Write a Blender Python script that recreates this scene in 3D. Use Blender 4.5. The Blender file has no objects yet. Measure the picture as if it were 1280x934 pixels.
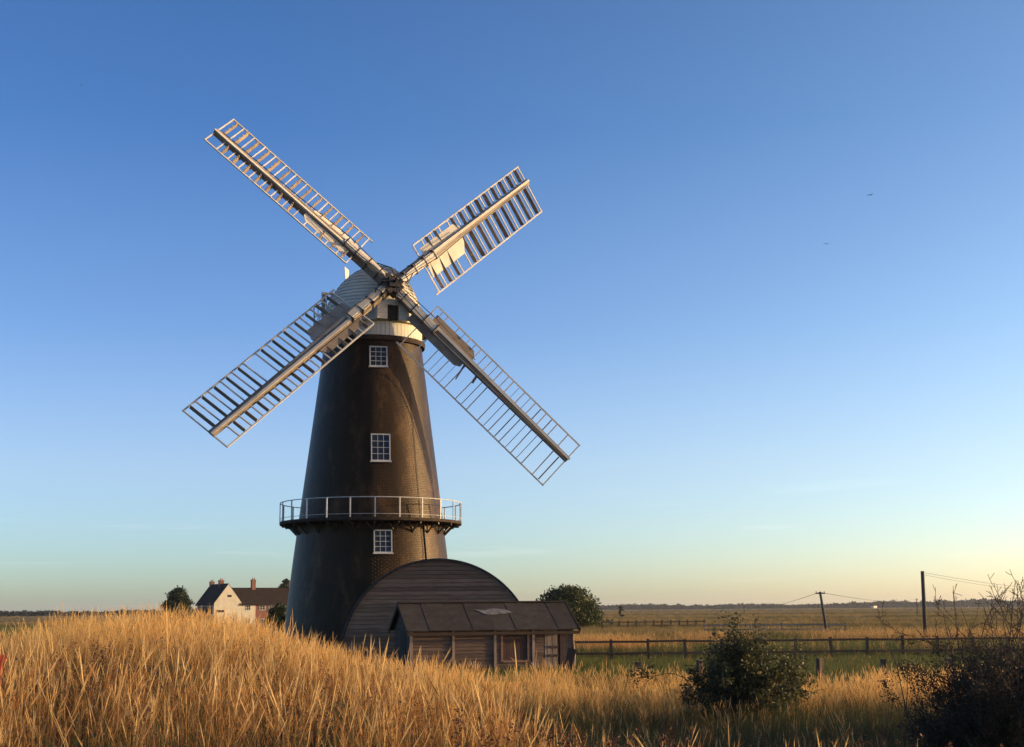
import bpy, bmesh, math, random
import numpy as np
from mathutils import Vector, Matrix
R = math.radians
C = bpy.context.scene.collection
S = bpy.context.scene
random.seed(7)
rng = np.random.default_rng(11)

# ------------------------------------------------------------------ camera, sky, sun
F_PX = 1700.0
EYE = Vector((0, 0, 2.6))
PITCH = math.atan((761.5 - 467) / F_PX)
ROLL = math.atan(0.008)
cam = bpy.data.cameras.new('camera')
cam.sensor_width = 36.0
cam.lens = F_PX / 1280 * 36.0
cam.clip_start = 0.1
cam.clip_end = 30000
co = bpy.data.objects.new('camera', cam); C.objects.link(co)
co.location = EYE
co.matrix_world = Matrix.Translation(EYE) @ Matrix.Rotation(R(90) + PITCH, 4, 'X') @ Matrix.Rotation(-ROLL, 4, 'Z')
S.camera = co

SUN_EL, SUN_AZ = R(9.0), R(7.0)          # azimuth measured from +x towards +y
sdir = Vector((math.cos(SUN_AZ) * math.cos(SUN_EL), math.sin(SUN_AZ) * math.cos(SUN_EL), math.sin(SUN_EL)))
sun = bpy.data.lights.new('sun', 'SUN')
sun.energy = 3.6
sun.angle = R(0.5)
sun.color = (1.0, 0.71, 0.34)
so = bpy.data.objects.new('sun', sun); C.objects.link(so)
so.rotation_euler = sdir.to_track_quat('Z', 'Y').to_euler()

w = bpy.data.worlds.new('World'); S.world = w
w.use_nodes = True
wn, wl = w.node_tree.nodes, w.node_tree.links
bg = wn['Background']
sky = wn.new('ShaderNodeTexSky'); sky.sky_type = 'NISHITA'
sky.sun_disc = False
sky.sun_elevation = SUN_EL
sky.sun_rotation = R(90) - SUN_AZ
sky.air_density = 0.8; sky.dust_density = 0.65; sky.ozone_density = 3.5
SKY_GAMMA, SKY_GAIN, GLOW = 1.3, 0.75, (2.1, 1.42, .92)
bg.inputs['Strength'].default_value = 0.15
# thin streaks of cirrus low in the sky
tcw = wn.new('ShaderNodeTexCoord')
mpw = wn.new('ShaderNodeMapping'); mpw.inputs['Scale'].default_value = (5.0, 5.0, 70.0); mpw.inputs['Location'].default_value = (1.7, 0.3, 0.4)
nzw = wn.new('ShaderNodeTexNoise'); nzw.inputs['Scale'].default_value = 1.6; nzw.inputs['Detail'].default_value = 5
rpw = wn.new('ShaderNodeValToRGB'); rpw.color_ramp.elements[0].position = 0.60; rpw.color_ramp.elements[1].position = 0.82
sxw = wn.new('ShaderNodeSeparateXYZ')
band = wn.new('ShaderNodeValToRGB')
e = band.color_ramp.elements
e[0].position = 0.0; e[0].color = (0, 0, 0, 1); e[1].position = 0.11; e[1].color = (0, 0, 0, 1)
x = e.new(0.05); x.color = (0.24, 0.24, 0.24, 1)
mmw = wn.new('ShaderNodeMath'); mmw.operation = 'MULTIPLY'
mxw = wn.new('ShaderNodeMix'); mxw.data_type = 'RGBA'; mxw.blend_type = 'ADD'
wl.new(tcw.outputs['Generated'], mpw.inputs['Vector']); wl.new(mpw.outputs[0], nzw.inputs['Vector'])
wl.new(nzw.outputs['Fac'], rpw.inputs[0]); wl.new(tcw.outputs['Generated'], sxw.inputs[0]); wl.new(sxw.outputs['Z'], band.inputs[0])
wl.new(rpw.outputs[0], mmw.inputs[0]); wl.new(band.outputs[0], mmw.inputs[1])
# the wide warm glow round the low sun, and a little more depth in the blue
gm = wn.new('ShaderNodeGamma'); gm.inputs['Gamma'].default_value = SKY_GAMMA
dt = wn.new('ShaderNodeVectorMath'); dt.operation = 'DOT_PRODUCT'; dt.inputs[1].default_value = tuple(sdir)
cl = wn.new('ShaderNodeClamp')
gl = wn.new('ShaderNodeMix'); gl.data_type = 'RGBA'; gl.inputs['A'].default_value = (SKY_GAIN * 1.09, SKY_GAIN * 1.01, SKY_GAIN * .99, 1)
gl.inputs['B'].default_value = (SKY_GAIN * 1.09 * GLOW[0], SKY_GAIN * 1.01 * GLOW[1], SKY_GAIN * .99 * GLOW[2], 1)
ml = wn.new('ShaderNodeMix'); ml.data_type = 'RGBA'; ml.blend_type = 'MULTIPLY'; ml.inputs['Factor'].default_value = 1
wl.new(sky.outputs[0], gm.inputs[0]); wl.new(tcw.outputs['Generated'], dt.inputs[0]); wl.new(dt.outputs['Value'], cl.inputs[0])
wl.new(cl.outputs[0], gl.inputs['Factor']); wl.new(gm.outputs[0], ml.inputs['A']); wl.new(gl.outputs['Result'], ml.inputs['B'])
# pale evening air low in the sky, the same all round the horizon
pr = wn.new('ShaderNodeValToRGB'); pe = pr.color_ramp.elements
pe[0].position = 0.0; pe[0].color = (0, 0, 0, 1); pe[1].position = 0.34; pe[1].color = (0, 0, 0, 1)
for p_, f_ in ((0.03, .06), (0.06, .17), (0.10, .24), (0.20, .075)):
    q_ = pe.new(p_); q_.color = (f_, f_, f_, 1)
pm_ = wn.new('ShaderNodeMix'); pm_.data_type = 'RGBA'; pm_.inputs['B'].default_value = (3.5, 3.1, 3.05, 1)
wl.new(sxw.outputs['Z'], pr.inputs[0]); wl.new(pr.outputs[0], pm_.inputs['Factor']); wl.new(ml.outputs['Result'], pm_.inputs['A'])
wl.new(mmw.outputs[0], mxw.inputs['Factor']); wl.new(pm_.outputs['Result'], mxw.inputs['A'])
mxw.inputs['B'].default_value = (2.4, 2.0, 1.7, 1)
wl.new(mxw.outputs['Result'], bg.inputs['Color'])

HAZE = 0.00007
S.view_settings.view_transform = 'Standard'
S.view_settings.look = 'None'
S.view_settings.exposure = 0.8
S.view_settings.gamma = 1.0
S.cycles.max_bounces = 6
S.cycles.transparent_max_bounces = 8

# ------------------------------------------------------------------ helpers
_R = co.matrix_world.to_3x3()


def at(u, v, Y):
    """world point at distance y = Y along the sight line of photo pixel (u, v)"""
    d = _R @ Vector(((u - 640) / F_PX, -(v - 467) / F_PX, -1))
    return EYE + d * (Y / d.y)


def V(*a): return Vector(a)


class MB:
    def __init__(s): s.v = []; s.f = []; s.sm = []

    def add(s, vs, fs, smooth=False):
        o = len(s.v); s.v += [tuple(p) for p in vs]
        for f in fs: s.f.append(tuple(i + o for i in f)); s.sm.append(smooth)
        return s

    def obox(s, c, ax, ay, az):
        """box: centre and three half-axis vectors"""
        c = Vector(c); ax = Vector(ax); ay = Vector(ay); az = Vector(az)
        vs = [c + ax * i + ay * j + az * k for k in (-1, 1) for j in (-1, 1) for i in (-1, 1)]
        fs = [(0, 2, 3, 1), (4, 5, 7, 6), (0, 1, 5, 4), (2, 6, 7, 3), (0, 4, 6, 2), (1, 3, 7, 5)]
        if ax.cross(ay).dot(az) < 0: fs = [f[::-1] for f in fs]
        return s.add(vs, fs)

    def box(s, x0, x1, y0, y1, z0, z1):
        return s.obox(((x0 + x1) / 2, (y0 + y1) / 2, (z0 + z1) / 2), ((x1 - x0) / 2, 0, 0), (0, (y1 - y0) / 2, 0), (0, 0, (z1 - z0) / 2))

    def beam(s, p0, p1, side, a, b, a1=None, b1=None):
        """tapered bar from p0 to p1, half width a along side, half depth b across"""
        p0 = Vector(p0); p1 = Vector(p1); d = (p1 - p0).normalized()
        sd = Vector(side); sd = (sd - d * sd.dot(d)).normalized(); n = d.cross(sd)
        a1 = a if a1 is None else a1; b1 = b if b1 is None else b1
        vs = [p0 - sd * a - n * b, p0 + sd * a - n * b, p0 + sd * a + n * b, p0 - sd * a + n * b,
              p1 - sd * a1 - n * b1, p1 + sd * a1 - n * b1, p1 + sd * a1 + n * b1, p1 - sd * a1 + n * b1]
        return s.add(vs, [(3, 2, 1, 0), (4, 5, 6, 7), (0, 1, 5, 4), (1, 2, 6, 5), (2, 3, 7, 6), (3, 0, 4, 7)])

    def tube(s, pts, rad, n=6, caps=True):
        pts = [Vector(p) for p in pts]; m = len(pts)
        rad = rad if hasattr(rad, '__len__') else [rad] * m
        vs = []
        for i, p in enumerate(pts):
            d = (pts[min(i + 1, m - 1)] - pts[max(i - 1, 0)]).normalized()
            u = d.orthogonal().normalized() if abs(d.z) > .9 else d.cross(V(0, 0, 1)).normalized()
            if abs(d.z) > .9: u = d.cross(V(1, 0, 0)).normalized()
            q = d.cross(u)
            for k in range(n):
                a = 2 * math.pi * k / n
                vs.append(p + (u * math.cos(a) + q * math.sin(a)) * rad[i])
        fs = [(i * n + k, i * n + (k + 1) % n, (i + 1) * n + (k + 1) % n, (i + 1) * n + k) for i in range(m - 1) for k in range(n)]
        if caps: fs += [tuple(range(n))[::-1], tuple((m - 1) * n + k for k in range(n))]
        return s.add(vs, fs, True)

    def lathe(s, prof, n=64, a0=0, a1=2 * math.pi, c=(0, 0), smooth=True):
        full = abs(a1 - a0 - 2 * math.pi) < 1e-6
        m = n if full else n + 1
        vs = [(c[0] + r * math.cos(a0 + (a1 - a0) * k / n), c[1] + r * math.sin(a0 + (a1 - a0) * k / n), z) for r, z in prof for k in range(m)]
        fs = [(i * m + k, i * m + (k + 1) % m, (i + 1) * m + (k + 1) % m, (i + 1) * m + k) for i in range(len(prof) - 1) for k in range(n)]
        return s.add(vs, fs, smooth)

    def prism(s, poly, ext):
        """closed polygon (3d points, ccw seen against ext) extruded along ext"""
        n = len(poly); e = Vector(ext); p = [Vector(q) for q in poly]
        vs = p + [q + e for q in p]
        fs = [tuple(range(n))[::-1], tuple(range(n, 2 * n))] + [(i, (i + 1) % n, n + (i + 1) % n, n + i) for i in range(n)]
        return s.add(vs, fs)

    def mesh(s, name, m):
        me = bpy.data.meshes.new(name); me.from_pydata(s.v, [], s.f)
        me.polygons.foreach_set('use_smooth', s.sm)
        me.materials.append(m); me.update()
        return me

    def build(s, name, m, parent=None, loc=None):
        return put(name, s.mesh(name, m), parent, loc)


def put(name, me, parent=None, loc=None, rz=0):
    o = bpy.data.objects.new(name, me); C.objects.link(o)
    if parent: o.parent = parent
    if loc is not None: o.location = loc
    if rz: o.rotation_euler.z = rz
    return o


def thing(name, label, cat, loc=(0, 0, 0), rz=0, group=None):
    o = bpy.data.objects.new(name, None); C.objects.link(o)
    o.empty_display_size = 0.3
    o.location = loc; o.rotation_euler.z = rz
    return tag(o, label, cat, group)


def tag(o, label, cat, group=None, kind=None):
    o['label'] = label; o['category'] = cat
    if group: o['group'] = group
    if kind: o['kind'] = kind
    return o


def fastmesh(name, verts, k, m, attr=None):
    """verts (N, k, 3): N separate k-gons"""
    N = len(verts)
    me = bpy.data.meshes.new(name)
    me.vertices.add(N * k); me.vertices.foreach_set('co', np.ascontiguousarray(verts, dtype=np.float32).ravel())
    me.loops.add(N * k); me.loops.foreach_set('vertex_index', np.arange(N * k, dtype=np.int32))
    me.polygons.add(N); me.polygons.foreach_set('loop_start', np.arange(0, N * k, k, dtype=np.int32))
    if attr is not None:
        a = me.attributes.new('tint', 'FLOAT', 'FACE'); a.data.foreach_set('value', np.asarray(attr, dtype=np.float32))
    me.materials.append(m); me.update(calc_edges=True)
    return me


# ------------------------------------------------------------------ materials
def newmat(name):
    m = bpy.data.materials.new(name); m.use_nodes = True
    return m, m.node_tree.nodes, m.node_tree.links, m.node_tree.nodes['Principled BSDF']


def ramp(n, stops):
    r = n.new('ShaderNodeValToRGB'); e = r.color_ramp.elements
    while len(e) > 1: e.remove(e[-1])
    e[0].position = stops[0][0]; e[0].color = (*stops[0][1], 1)
    for p, c in stops[1:]:
        x = e.new(p); x.color = (*c, 1)
    return r


def mat(name, stops, scale=3.0, rough=0.8, bump=0.3, stretch=(1, 1, 1), rnd=0.0, detail=6, dist=0.02, spec=0.3, metal=0.0, fine=None):
    m, n, l, b = newmat(name)
    tc = n.new('ShaderNodeTexCoord'); mp = n.new('ShaderNodeMapping'); mp.inputs['Scale'].default_value = stretch
    nz = n.new('ShaderNodeTexNoise'); nz.inputs['Scale'].default_value = scale; nz.inputs['Detail'].default_value = detail; nz.inputs['Roughness'].default_value = 0.62
    l.new(tc.outputs['Object'], mp.inputs['Vector']); l.new(mp.outputs[0], nz.inputs['Vector'])
    r = ramp(n, stops); l.new(nz.outputs['Fac'], r.inputs[0])
    col = r.outputs[0]
    if rnd:
        oi = n.new('ShaderNodeObjectInfo'); mr = n.new('ShaderNodeMapRange')
        mr.inputs['To Min'].default_value = 1 - rnd; mr.inputs['To Max'].default_value = 1 + rnd
        l.new(oi.outputs['Random'], mr.inputs['Value'])
        mx = n.new('ShaderNodeMix'); mx.data_type = 'RGBA'; mx.blend_type = 'MULTIPLY'; mx.inputs['Factor'].default_value = 1
        l.new(col, mx.inputs['A']); l.new(mr.outputs[0], mx.inputs['B']); col = mx.outputs['Result']
        # shift the grain from piece to piece
        l.new(oi.outputs['Random'], nz.inputs['W']) if False else None
        cb = n.new('ShaderNodeCombineXYZ'); ml = n.new('ShaderNodeMath'); ml.operation = 'MULTIPLY'; ml.inputs[1].default_value = 37
        l.new(oi.outputs['Random'], ml.inputs[0]); l.new(ml.outputs[0], cb.inputs[0]); l.new(ml.outputs[0], cb.inputs[2]); l.new(cb.outputs[0], mp.inputs['Location'])
    l.new(col, b.inputs['Base Color'])
    b.inputs['Roughness'].default_value = rough; b.inputs['Specular IOR Level'].default_value = spec; b.inputs['Metallic'].default_value = metal
    if bump:
        bp = n.new('ShaderNodeBump'); bp.inputs['Strength'].default_value = bump; bp.inputs['Distance'].default_value = dist
        l.new(nz.outputs['Fac'], bp.inputs['Height']); l.new(bp.outputs[0], b.inputs['Normal'])
    return m


def leafmat(name, stops, trans=0.4, rnd=0.25, rough=0.6, tint=True):
    """thin leaves and blades: colour varies by blade (face attribute) and by instance; part of the light goes through"""
    m, n, l, b = newmat(name)
    at_ = n.new('ShaderNodeAttribute'); at_.attribute_name = 'tint'
    oi = n.new('ShaderNodeObjectInfo')
    ad = n.new('ShaderNodeMath'); ad.operation = 'MULTIPLY_ADD'; ad.inputs[1].default_value = rnd * 2
    sb = n.new('ShaderNodeMath'); sb.operation = 'SUBTRACT'; sb.inputs[1].default_value = rnd
    l.new(oi.outputs['Random'], ad.inputs[0]); l.new(at_.outputs['Fac'], ad.inputs[2]); l.new(ad.outputs[0], sb.inputs[0])
    r = ramp(n, stops); l.new(sb.outputs[0], r.inputs[0])
    l.new(r.outputs[0], b.inputs['Base Color']); b.inputs['Roughness'].default_value = rough; b.inputs['Specular IOR Level'].default_value = 0.25
    tr = n.new('ShaderNodeBsdfTranslucent'); l.new(r.outputs[0], tr.inputs[0])
    mx = n.new('ShaderNodeMixShader'); mx.inputs[0].default_value = trans
    l.new(b.outputs[0], mx.inputs[1]); l.new(tr.outputs[0], mx.inputs[2])
    l.new(mx.outputs[0], n['Material Output'].inputs['Surface'])
    return m


M = {}
M['paint'] = mat('weathered_white_paint', [(0.22, (0.30, 0.25, 0.19)), (0.40, (0.52, 0.47, 0.39)), (0.7, (0.64, 0.60, 0.52))], 0.9, 0.6, 0.12, (1, 1, 1), rnd=0.12)
M['wood'] = mat('worn_white_wood', [(0.28, (0.20, 0.145, 0.10)), (0.50, (0.36, 0.30, 0.235)), (0.75, (0.48, 0.42, 0.35))], 1.1, 0.75, 0.12, (1, 1, 1), rnd=0.15)
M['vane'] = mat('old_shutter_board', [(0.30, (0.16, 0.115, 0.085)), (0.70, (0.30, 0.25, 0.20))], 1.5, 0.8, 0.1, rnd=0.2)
M['darkboard'] = mat('dark_grey_sail_board', [(0.28, (0.15, 0.115, 0.088)), (0.72, (0.31, 0.26, 0.215))], 1.6, 0.8, 0.15, rnd=0.15)  # darker grey-brown tone for most stocks and the lower sails' boards
M['capwhite'] = mat('white_cap_boarding', [(0.25, (0.30, 0.26, 0.20)), (0.45, (0.50, 0.46, 0.38)), (0.8, (0.62, 0.58, 0.49))], 1.1, 0.6, 0.15, (1, 1, 3))
M['iron'] = mat('black_iron', [(0.3, (0.018, 0.017, 0.017)), (0.7, (0.05, 0.042, 0.038))], 8, 0.5, 0.2, metal=0.3, spec=0.5)
M['rail'] = mat('galvanised_rail_paint', [(0.3, (0.38, 0.36, 0.33)), (0.7, (0.62, 0.60, 0.56))], 6, 0.5, 0.1, rnd=0.15)
M['deck'] = mat('dark_tarred_deck', [(0.3, (0.022, 0.015, 0.011)), (0.7, (0.055, 0.038, 0.028))], 5, 0.8, 0.3, spec=.15)
M['frame'] = mat('white_window_paint', [(0.3, (0.40, 0.38, 0.34)), (0.7, (0.56, 0.54, 0.50))], 8, 0.5, 0.1)
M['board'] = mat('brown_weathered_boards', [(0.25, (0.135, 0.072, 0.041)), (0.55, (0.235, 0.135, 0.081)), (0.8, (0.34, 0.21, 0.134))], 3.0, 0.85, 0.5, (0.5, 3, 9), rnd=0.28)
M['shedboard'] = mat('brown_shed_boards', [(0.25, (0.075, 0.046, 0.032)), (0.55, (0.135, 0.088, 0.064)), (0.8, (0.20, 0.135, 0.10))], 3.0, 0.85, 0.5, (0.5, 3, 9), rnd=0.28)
M['pboard'] = mat('pale_weathered_boards', [(0.25, (0.16, 0.11, 0.075)), (0.75, (0.36, 0.27, 0.20))], 3.0, 0.85, 0.5, (9, 3, 0.6), rnd=0.25)
M['darkwood'] = mat('dark_red_brown_shutter', [(0.3, (0.045, 0.024, 0.020)), (0.75, (0.085, 0.048, 0.040))], 4.0, 0.8, 0.3, (8, 2, 0.7), rnd=0.2)
M['tarwood'] = mat('dark_creosoted_boards', [(0.3, (0.030, 0.018, 0.012)), (0.75, (0.075, 0.047, 0.031))], 3.0, 0.85, 0.4, (1, 3, 9), rnd=0.25)
M['felt'] = mat('grey_brown_roof_felt', [(0.25, (0.026, 0.021, 0.018)), (0.55, (0.045, 0.036, 0.031)), (0.8, (0.070, 0.057, 0.049))], 2.5, 0.95, 0.5, rnd=0.22)
M['hutroof'] = mat('dark_bitumen_roof', [(0.3, (0.025, 0.024, 0.025)), (0.7, (0.06, 0.055, 0.052))], 3, 0.8, 0.3, rnd=0.15)
M['torn'] = mat('pale_bared_board', [(0.35, (0.07, 0.06, 0.055)), (0.6, (0.20, 0.185, 0.17))], 5, 0.8, 0.4)
M['post'] = mat('grey_fence_wood', [(0.3, (0.045, 0.030, 0.021)), (0.7, (0.11, 0.075, 0.052))], 5, 0.85, 0.4, (3, 3, 0.6), rnd=0.25)
M['pole'] = mat('creosoted_pole', [(0.3, (0.045, 0.034, 0.028)), (0.7, (0.095, 0.075, 0.06))], 5, 0.85, 0.3, (3, 3, 0.4), rnd=0.2)
M['cream'] = mat('cream_render', [(0.3, (0.50, 0.44, 0.32)), (0.7, (0.66, 0.60, 0.47))], 0.8, 0.9, 0.2)
M['slate'] = mat('dark_tiled_roof', [(0.3, (0.020, 0.015, 0.013)), (0.7, (0.045, 0.032, 0.026))], 2.0, 0.95, 0.3, rnd=0.1, spec=0.08)
M['bark'] = mat('dark_bark', [(0.3, (0.035, 0.026, 0.020)), (0.7, (0.085, 0.066, 0.05))], 8, 0.9, 0.4, (3, 3, 1))
M['twig'] = mat('grey_brown_twig', [(0.3, (0.03, 0.021, 0.016)), (0.7, (0.075, 0.052, 0.038))], 8, 0.85, 0.2)
M['orange'] = mat('orange_plastic', [(0.3, (0.62, 0.055, 0.02)), (0.7, (0.78, 0.10, 0.035))], 4, 0.5, 0.1)
M['bird'] = mat('dark_feather', [(0.3, (0.03, 0.028, 0.026)), (0.7, (0.06, 0.055, 0.05))], 9, 0.8, 0)
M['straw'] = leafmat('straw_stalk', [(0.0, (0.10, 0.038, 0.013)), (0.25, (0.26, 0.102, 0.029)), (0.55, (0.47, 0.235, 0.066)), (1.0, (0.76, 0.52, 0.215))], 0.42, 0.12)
M['gold'] = leafmat('sunlit_straw_stalk', [(0.0, (0.22, 0.095, 0.028)), (0.3, (0.48, 0.235, 0.065)), (0.6, (0.68, 0.38, 0.110)), (1.0, (0.82, 0.55, 0.21))], 0.48, 0.12)  # brighter copy of the straw, sunlight on crest and far band put into its colour
M['under'] = leafmat('dry_undergrowth', [(0.0, (0.035, 0.040, 0.012)), (0.35, (0.075, 0.060, 0.020)), (0.7, (0.16, 0.078, 0.028)), (1.0, (0.28, 0.14, 0.045))], 0.3, 0.22)
M['green'] = leafmat('green_blade', [(0.0, (0.028, 0.045, 0.012)), (0.6, (0.06, 0.085, 0.022)), (1.0, (0.12, 0.115, 0.035))], 0.35, 0.2)
M['marsh'] = leafmat('marsh_grass_blade', [(0.0, (0.10, 0.075, 0.022)), (0.5, (0.26, 0.175, 0.055)), (1.0, (0.42, 0.29, 0.11))], 0.35, 0.2)
M['rush'] = leafmat('rush_blade', [(0.0, (0.05, 0.048, 0.016)), (0.5, (0.12, 0.10, 0.032)), (1.0, (0.22, 0.165, 0.055))], 0.35, 0.2)
M['turf'] = leafmat('meadow_blade', [(0.0, (0.05, 0.062, 0.014)), (0.5, (0.105, 0.125, 0.03)), (1.0, (0.19, 0.17, 0.05))], 0.35, 0.2)
M['dock'] = leafmat('red_brown_dock', [(0.0, (0.06, 0.028, 0.015)), (0.6, (0.13, 0.052, 0.028)), (1.0, (0.20, 0.085, 0.04))], 0.2, 0.2)
M['leaf'] = leafmat('dark_hedge_leaf', [(0.0, (0.045, 0.048, 0.020)), (0.5, (0.080, 0.085, 0.034)), (0.9, (0.12, 0.12, 0.048)), (1.0, (0.20, 0.19, 0.09))], 0.36, 0.0, 0.5)
M['tree_leaf'] = leafmat('broad_tree_leaf', [(0.0, (0.022, 0.032, 0.010)), (0.5, (0.048, 0.062, 0.018)), (1.0, (0.10, 0.11, 0.03))], 0.3, 0.0, 0.5)
M['conifer'] = leafmat('dark_evergreen_leaf', [(0.0, (0.014, 0.024, 0.010)), (0.6, (0.030, 0.045, 0.016)), (1.0, (0.060, 0.075, 0.024))], 0.2, 0.0)
M['scrub'] = leafmat('brown_scrub_leaf', [(0.0, (0.030, 0.024, 0.013)), (0.5, (0.065, 0.046, 0.024)), (1.0, (0.12, 0.080, 0.038))], 0.25, 0.1)
M['wood_far'] = leafmat('far_wood_leaf', [(0.0, (0.022, 0.030, 0.014)), (0.6, (0.045, 0.055, 0.024)), (1.0, (0.08, 0.08, 0.035))], 0.15, 0.0)


def tar_brick():
    m, n, l, b = newmat('tarred_brick')
    uv = n.new('ShaderNodeAttribute'); uv.attribute_name = 'UVMap'; uv.attribute_type = 'GEOMETRY'
    br = n.new('ShaderNodeTexBrick'); br.inputs['Scale'].default_value = 1.0; br.inputs['Brick Width'].default_value = 0.235
    br.inputs['Row Height'].default_value = 0.085; br.inputs['Mortar Size'].default_value = 0.012; br.inputs['Mortar Smooth'].default_value = 0.3
    br.inputs['Color1'].default_value = (0.9, 0.9, 0.9, 1); br.inputs['Color2'].default_value = (0.4, 0.4, 0.4, 1); br.inputs['Mortar'].default_value = (0, 0, 0, 1)
    l.new(uv.outputs['Vector'], br.inputs['Vector'])
    tc = n.new('ShaderNodeTexCoord')
    nz = n.new('ShaderNodeTexNoise'); nz.inputs['Scale'].default_value = 1.1; nz.inputs['Detail'].default_value = 9; nz.inputs['Roughness'].default_value = 0.7
    mp = n.new('ShaderNodeMapping'); mp.inputs['Scale'].default_value = (1, 1, 0.4)
    l.new(tc.outputs['Object'], mp.inputs[0]); l.new(mp.outputs[0], nz.inputs['Vector'])
    r = ramp(n, [(0.36, (0.010, 0.0042, 0.0018)), (0.52, (0.022, 0.0100, 0.0046)), (0.64, (0.075, 0.038, 0.017)), (0.78, (0.18, 0.10, 0.046))])
    l.new(nz.outputs['Fac'], r.inputs[0])
    mx = n.new('ShaderNodeMix'); mx.data_type = 'RGBA'; mx.blend_type = 'MULTIPLY'; mx.inputs['Factor'].default_value = 0.32
    l.new(r.outputs[0], mx.inputs['A']); l.new(br.outputs['Color'], mx.inputs['B'])
    l.new(mx.outputs['Result'], b.inputs['Base Color'])
    n2 = n.new('ShaderNodeTexNoise'); n2.inputs['Scale'].default_value = 14; n2.inputs['Detail'].default_value = 5
    l.new(tc.outputs['Object'], n2.inputs['Vector'])
    rr = n.new('ShaderNodeMapRange'); rr.inputs['To Min'].default_value = 0.32; rr.inputs['To Max'].default_value = 0.56
    l.new(n2.outputs['Fac'], rr.inputs['Value']); l.new(rr.outputs[0], b.inputs['Roughness'])
    b.inputs['Specular IOR Level'].default_value = 0.24; b.inputs['Specular Tint'].default_value = (1.0, 0.78, 0.55, 1)
    ad = n.new('ShaderNodeMath'); ad.operation = 'MULTIPLY_ADD'; ad.inputs[1].default_value = 0.7
    l.new(n2.outputs['Fac'], ad.inputs[0]); l.new(br.outputs['Color'], ad.inputs[2])
    bp = n.new('ShaderNodeBump'); bp.inputs['Strength'].default_value = 0.7; bp.inputs['Distance'].default_value = 0.03
    l.new(ad.outputs[0], bp.inputs['Height']); l.new(bp.outputs[0], b.inputs['Normal'])
    return m


def red_brick():
    m, n, l, b = newmat('red_brick')
    tc = n.new('ShaderNodeTexCoord')
    mp = n.new('ShaderNodeMapping'); mp.inputs['Rotation'].default_value = (R(90), 0, 0)
    br = n.new('ShaderNodeTexBrick'); br.inputs['Scale'].default_value = 1.0; br.inputs['Brick Width'].default_value = 0.24; br.inputs['Row Height'].default_value = 0.08
    br.inputs['Mortar Size'].default_value = 0.008
    br.inputs['Color1'].default_value = (0.23, 0.065, 0.035, 1); br.inputs['Color2'].default_value = (0.16, 0.045, 0.028, 1); br.inputs['Mortar'].default_value = (0.22, 0.17, 0.13, 1)
    l.new(tc.outputs['Object'], mp.inputs[0]); l.new(mp.outputs[0], br.inputs['Vector']); l.new(br.outputs['Color'], b.inputs['Base Color'])
    b.inputs['Roughness'].default_value = 0.9
    return m


def glass():
    m, n, l, b = newmat('dark_window_glass')
    b.inputs['Base Color'].default_value = (0.02, 0.024, 0.03, 1); b.inputs['Roughness'].default_value = 0.09; b.inputs['Specular IOR Level'].default_value = 0.32
    tc = n.new('ShaderNodeTexCoord'); nz = n.new('ShaderNodeTexNoise'); nz.inputs['Scale'].default_value = 2.5
    l.new(tc.outputs['Object'], nz.inputs['Vector'])
    bp = n.new('ShaderNodeBump'); bp.inputs['Strength'].default_value = 0.05; l.new(nz.outputs['Fac'], bp.inputs['Height']); l.new(bp.outputs[0], b.inputs['Normal'])
    return m


M['tar'] = tar_brick(); M['brick'] = red_brick(); M['glass'] = glass()


# ------------------------------------------------------------------ terrain
def sstep(a, b, x):
    t = np.clip((x - a) / (b - a), 0, 1); return t * t * (3 - 2 * t)


def wob(x, y):
    return np.sin(x * .61 + 1.3) * np.cos(y * .47 + .4) * .5 + np.sin(x * 1.7 + y * 1.1) * .25 + np.cos(x * .23 - y * .31) * .6


def height(x, y):
    x = np.asarray(x, float); y = np.asarray(y, float)
    hr = np.interp(y, [-60, -20, 7, 8.5, 10, 13, 17, 22, 27, 40, 52, 70], [0, 1.0, 1.0, .88, .72, .28, -.05, -.12, 0, 0, .15, 0])
    hl = np.interp(y, [-60, -20, 8, 14, 22, 28, 33, 47, 60], [0, 1.2, 1.15, 1.25, 1.45, 1.6, 1.5, .1, 0])
    xs = x - np.clip(28 - y, -6, 18) * .22
    wgt = np.interp(xs, [-22, -16, -12.5, -10.5, -9.0, -7.6, -5.8, -4.9, -4, -3.1, -2.3, -1.3, 1], [.1, .35, .55, .66, .88, 1, .94, .8, .6, .43, .3, .18, 0])
    h = hl * wgt + hr * (1 - wgt)
    near = 1 - sstep(40, 60, y)
    h = h + .05 * wob(x, y) * near
    h = h - .8 * sstep(120, 220, y) * sstep(20, 60, -x) * (1 - sstep(500, 800, y))
    return h


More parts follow.
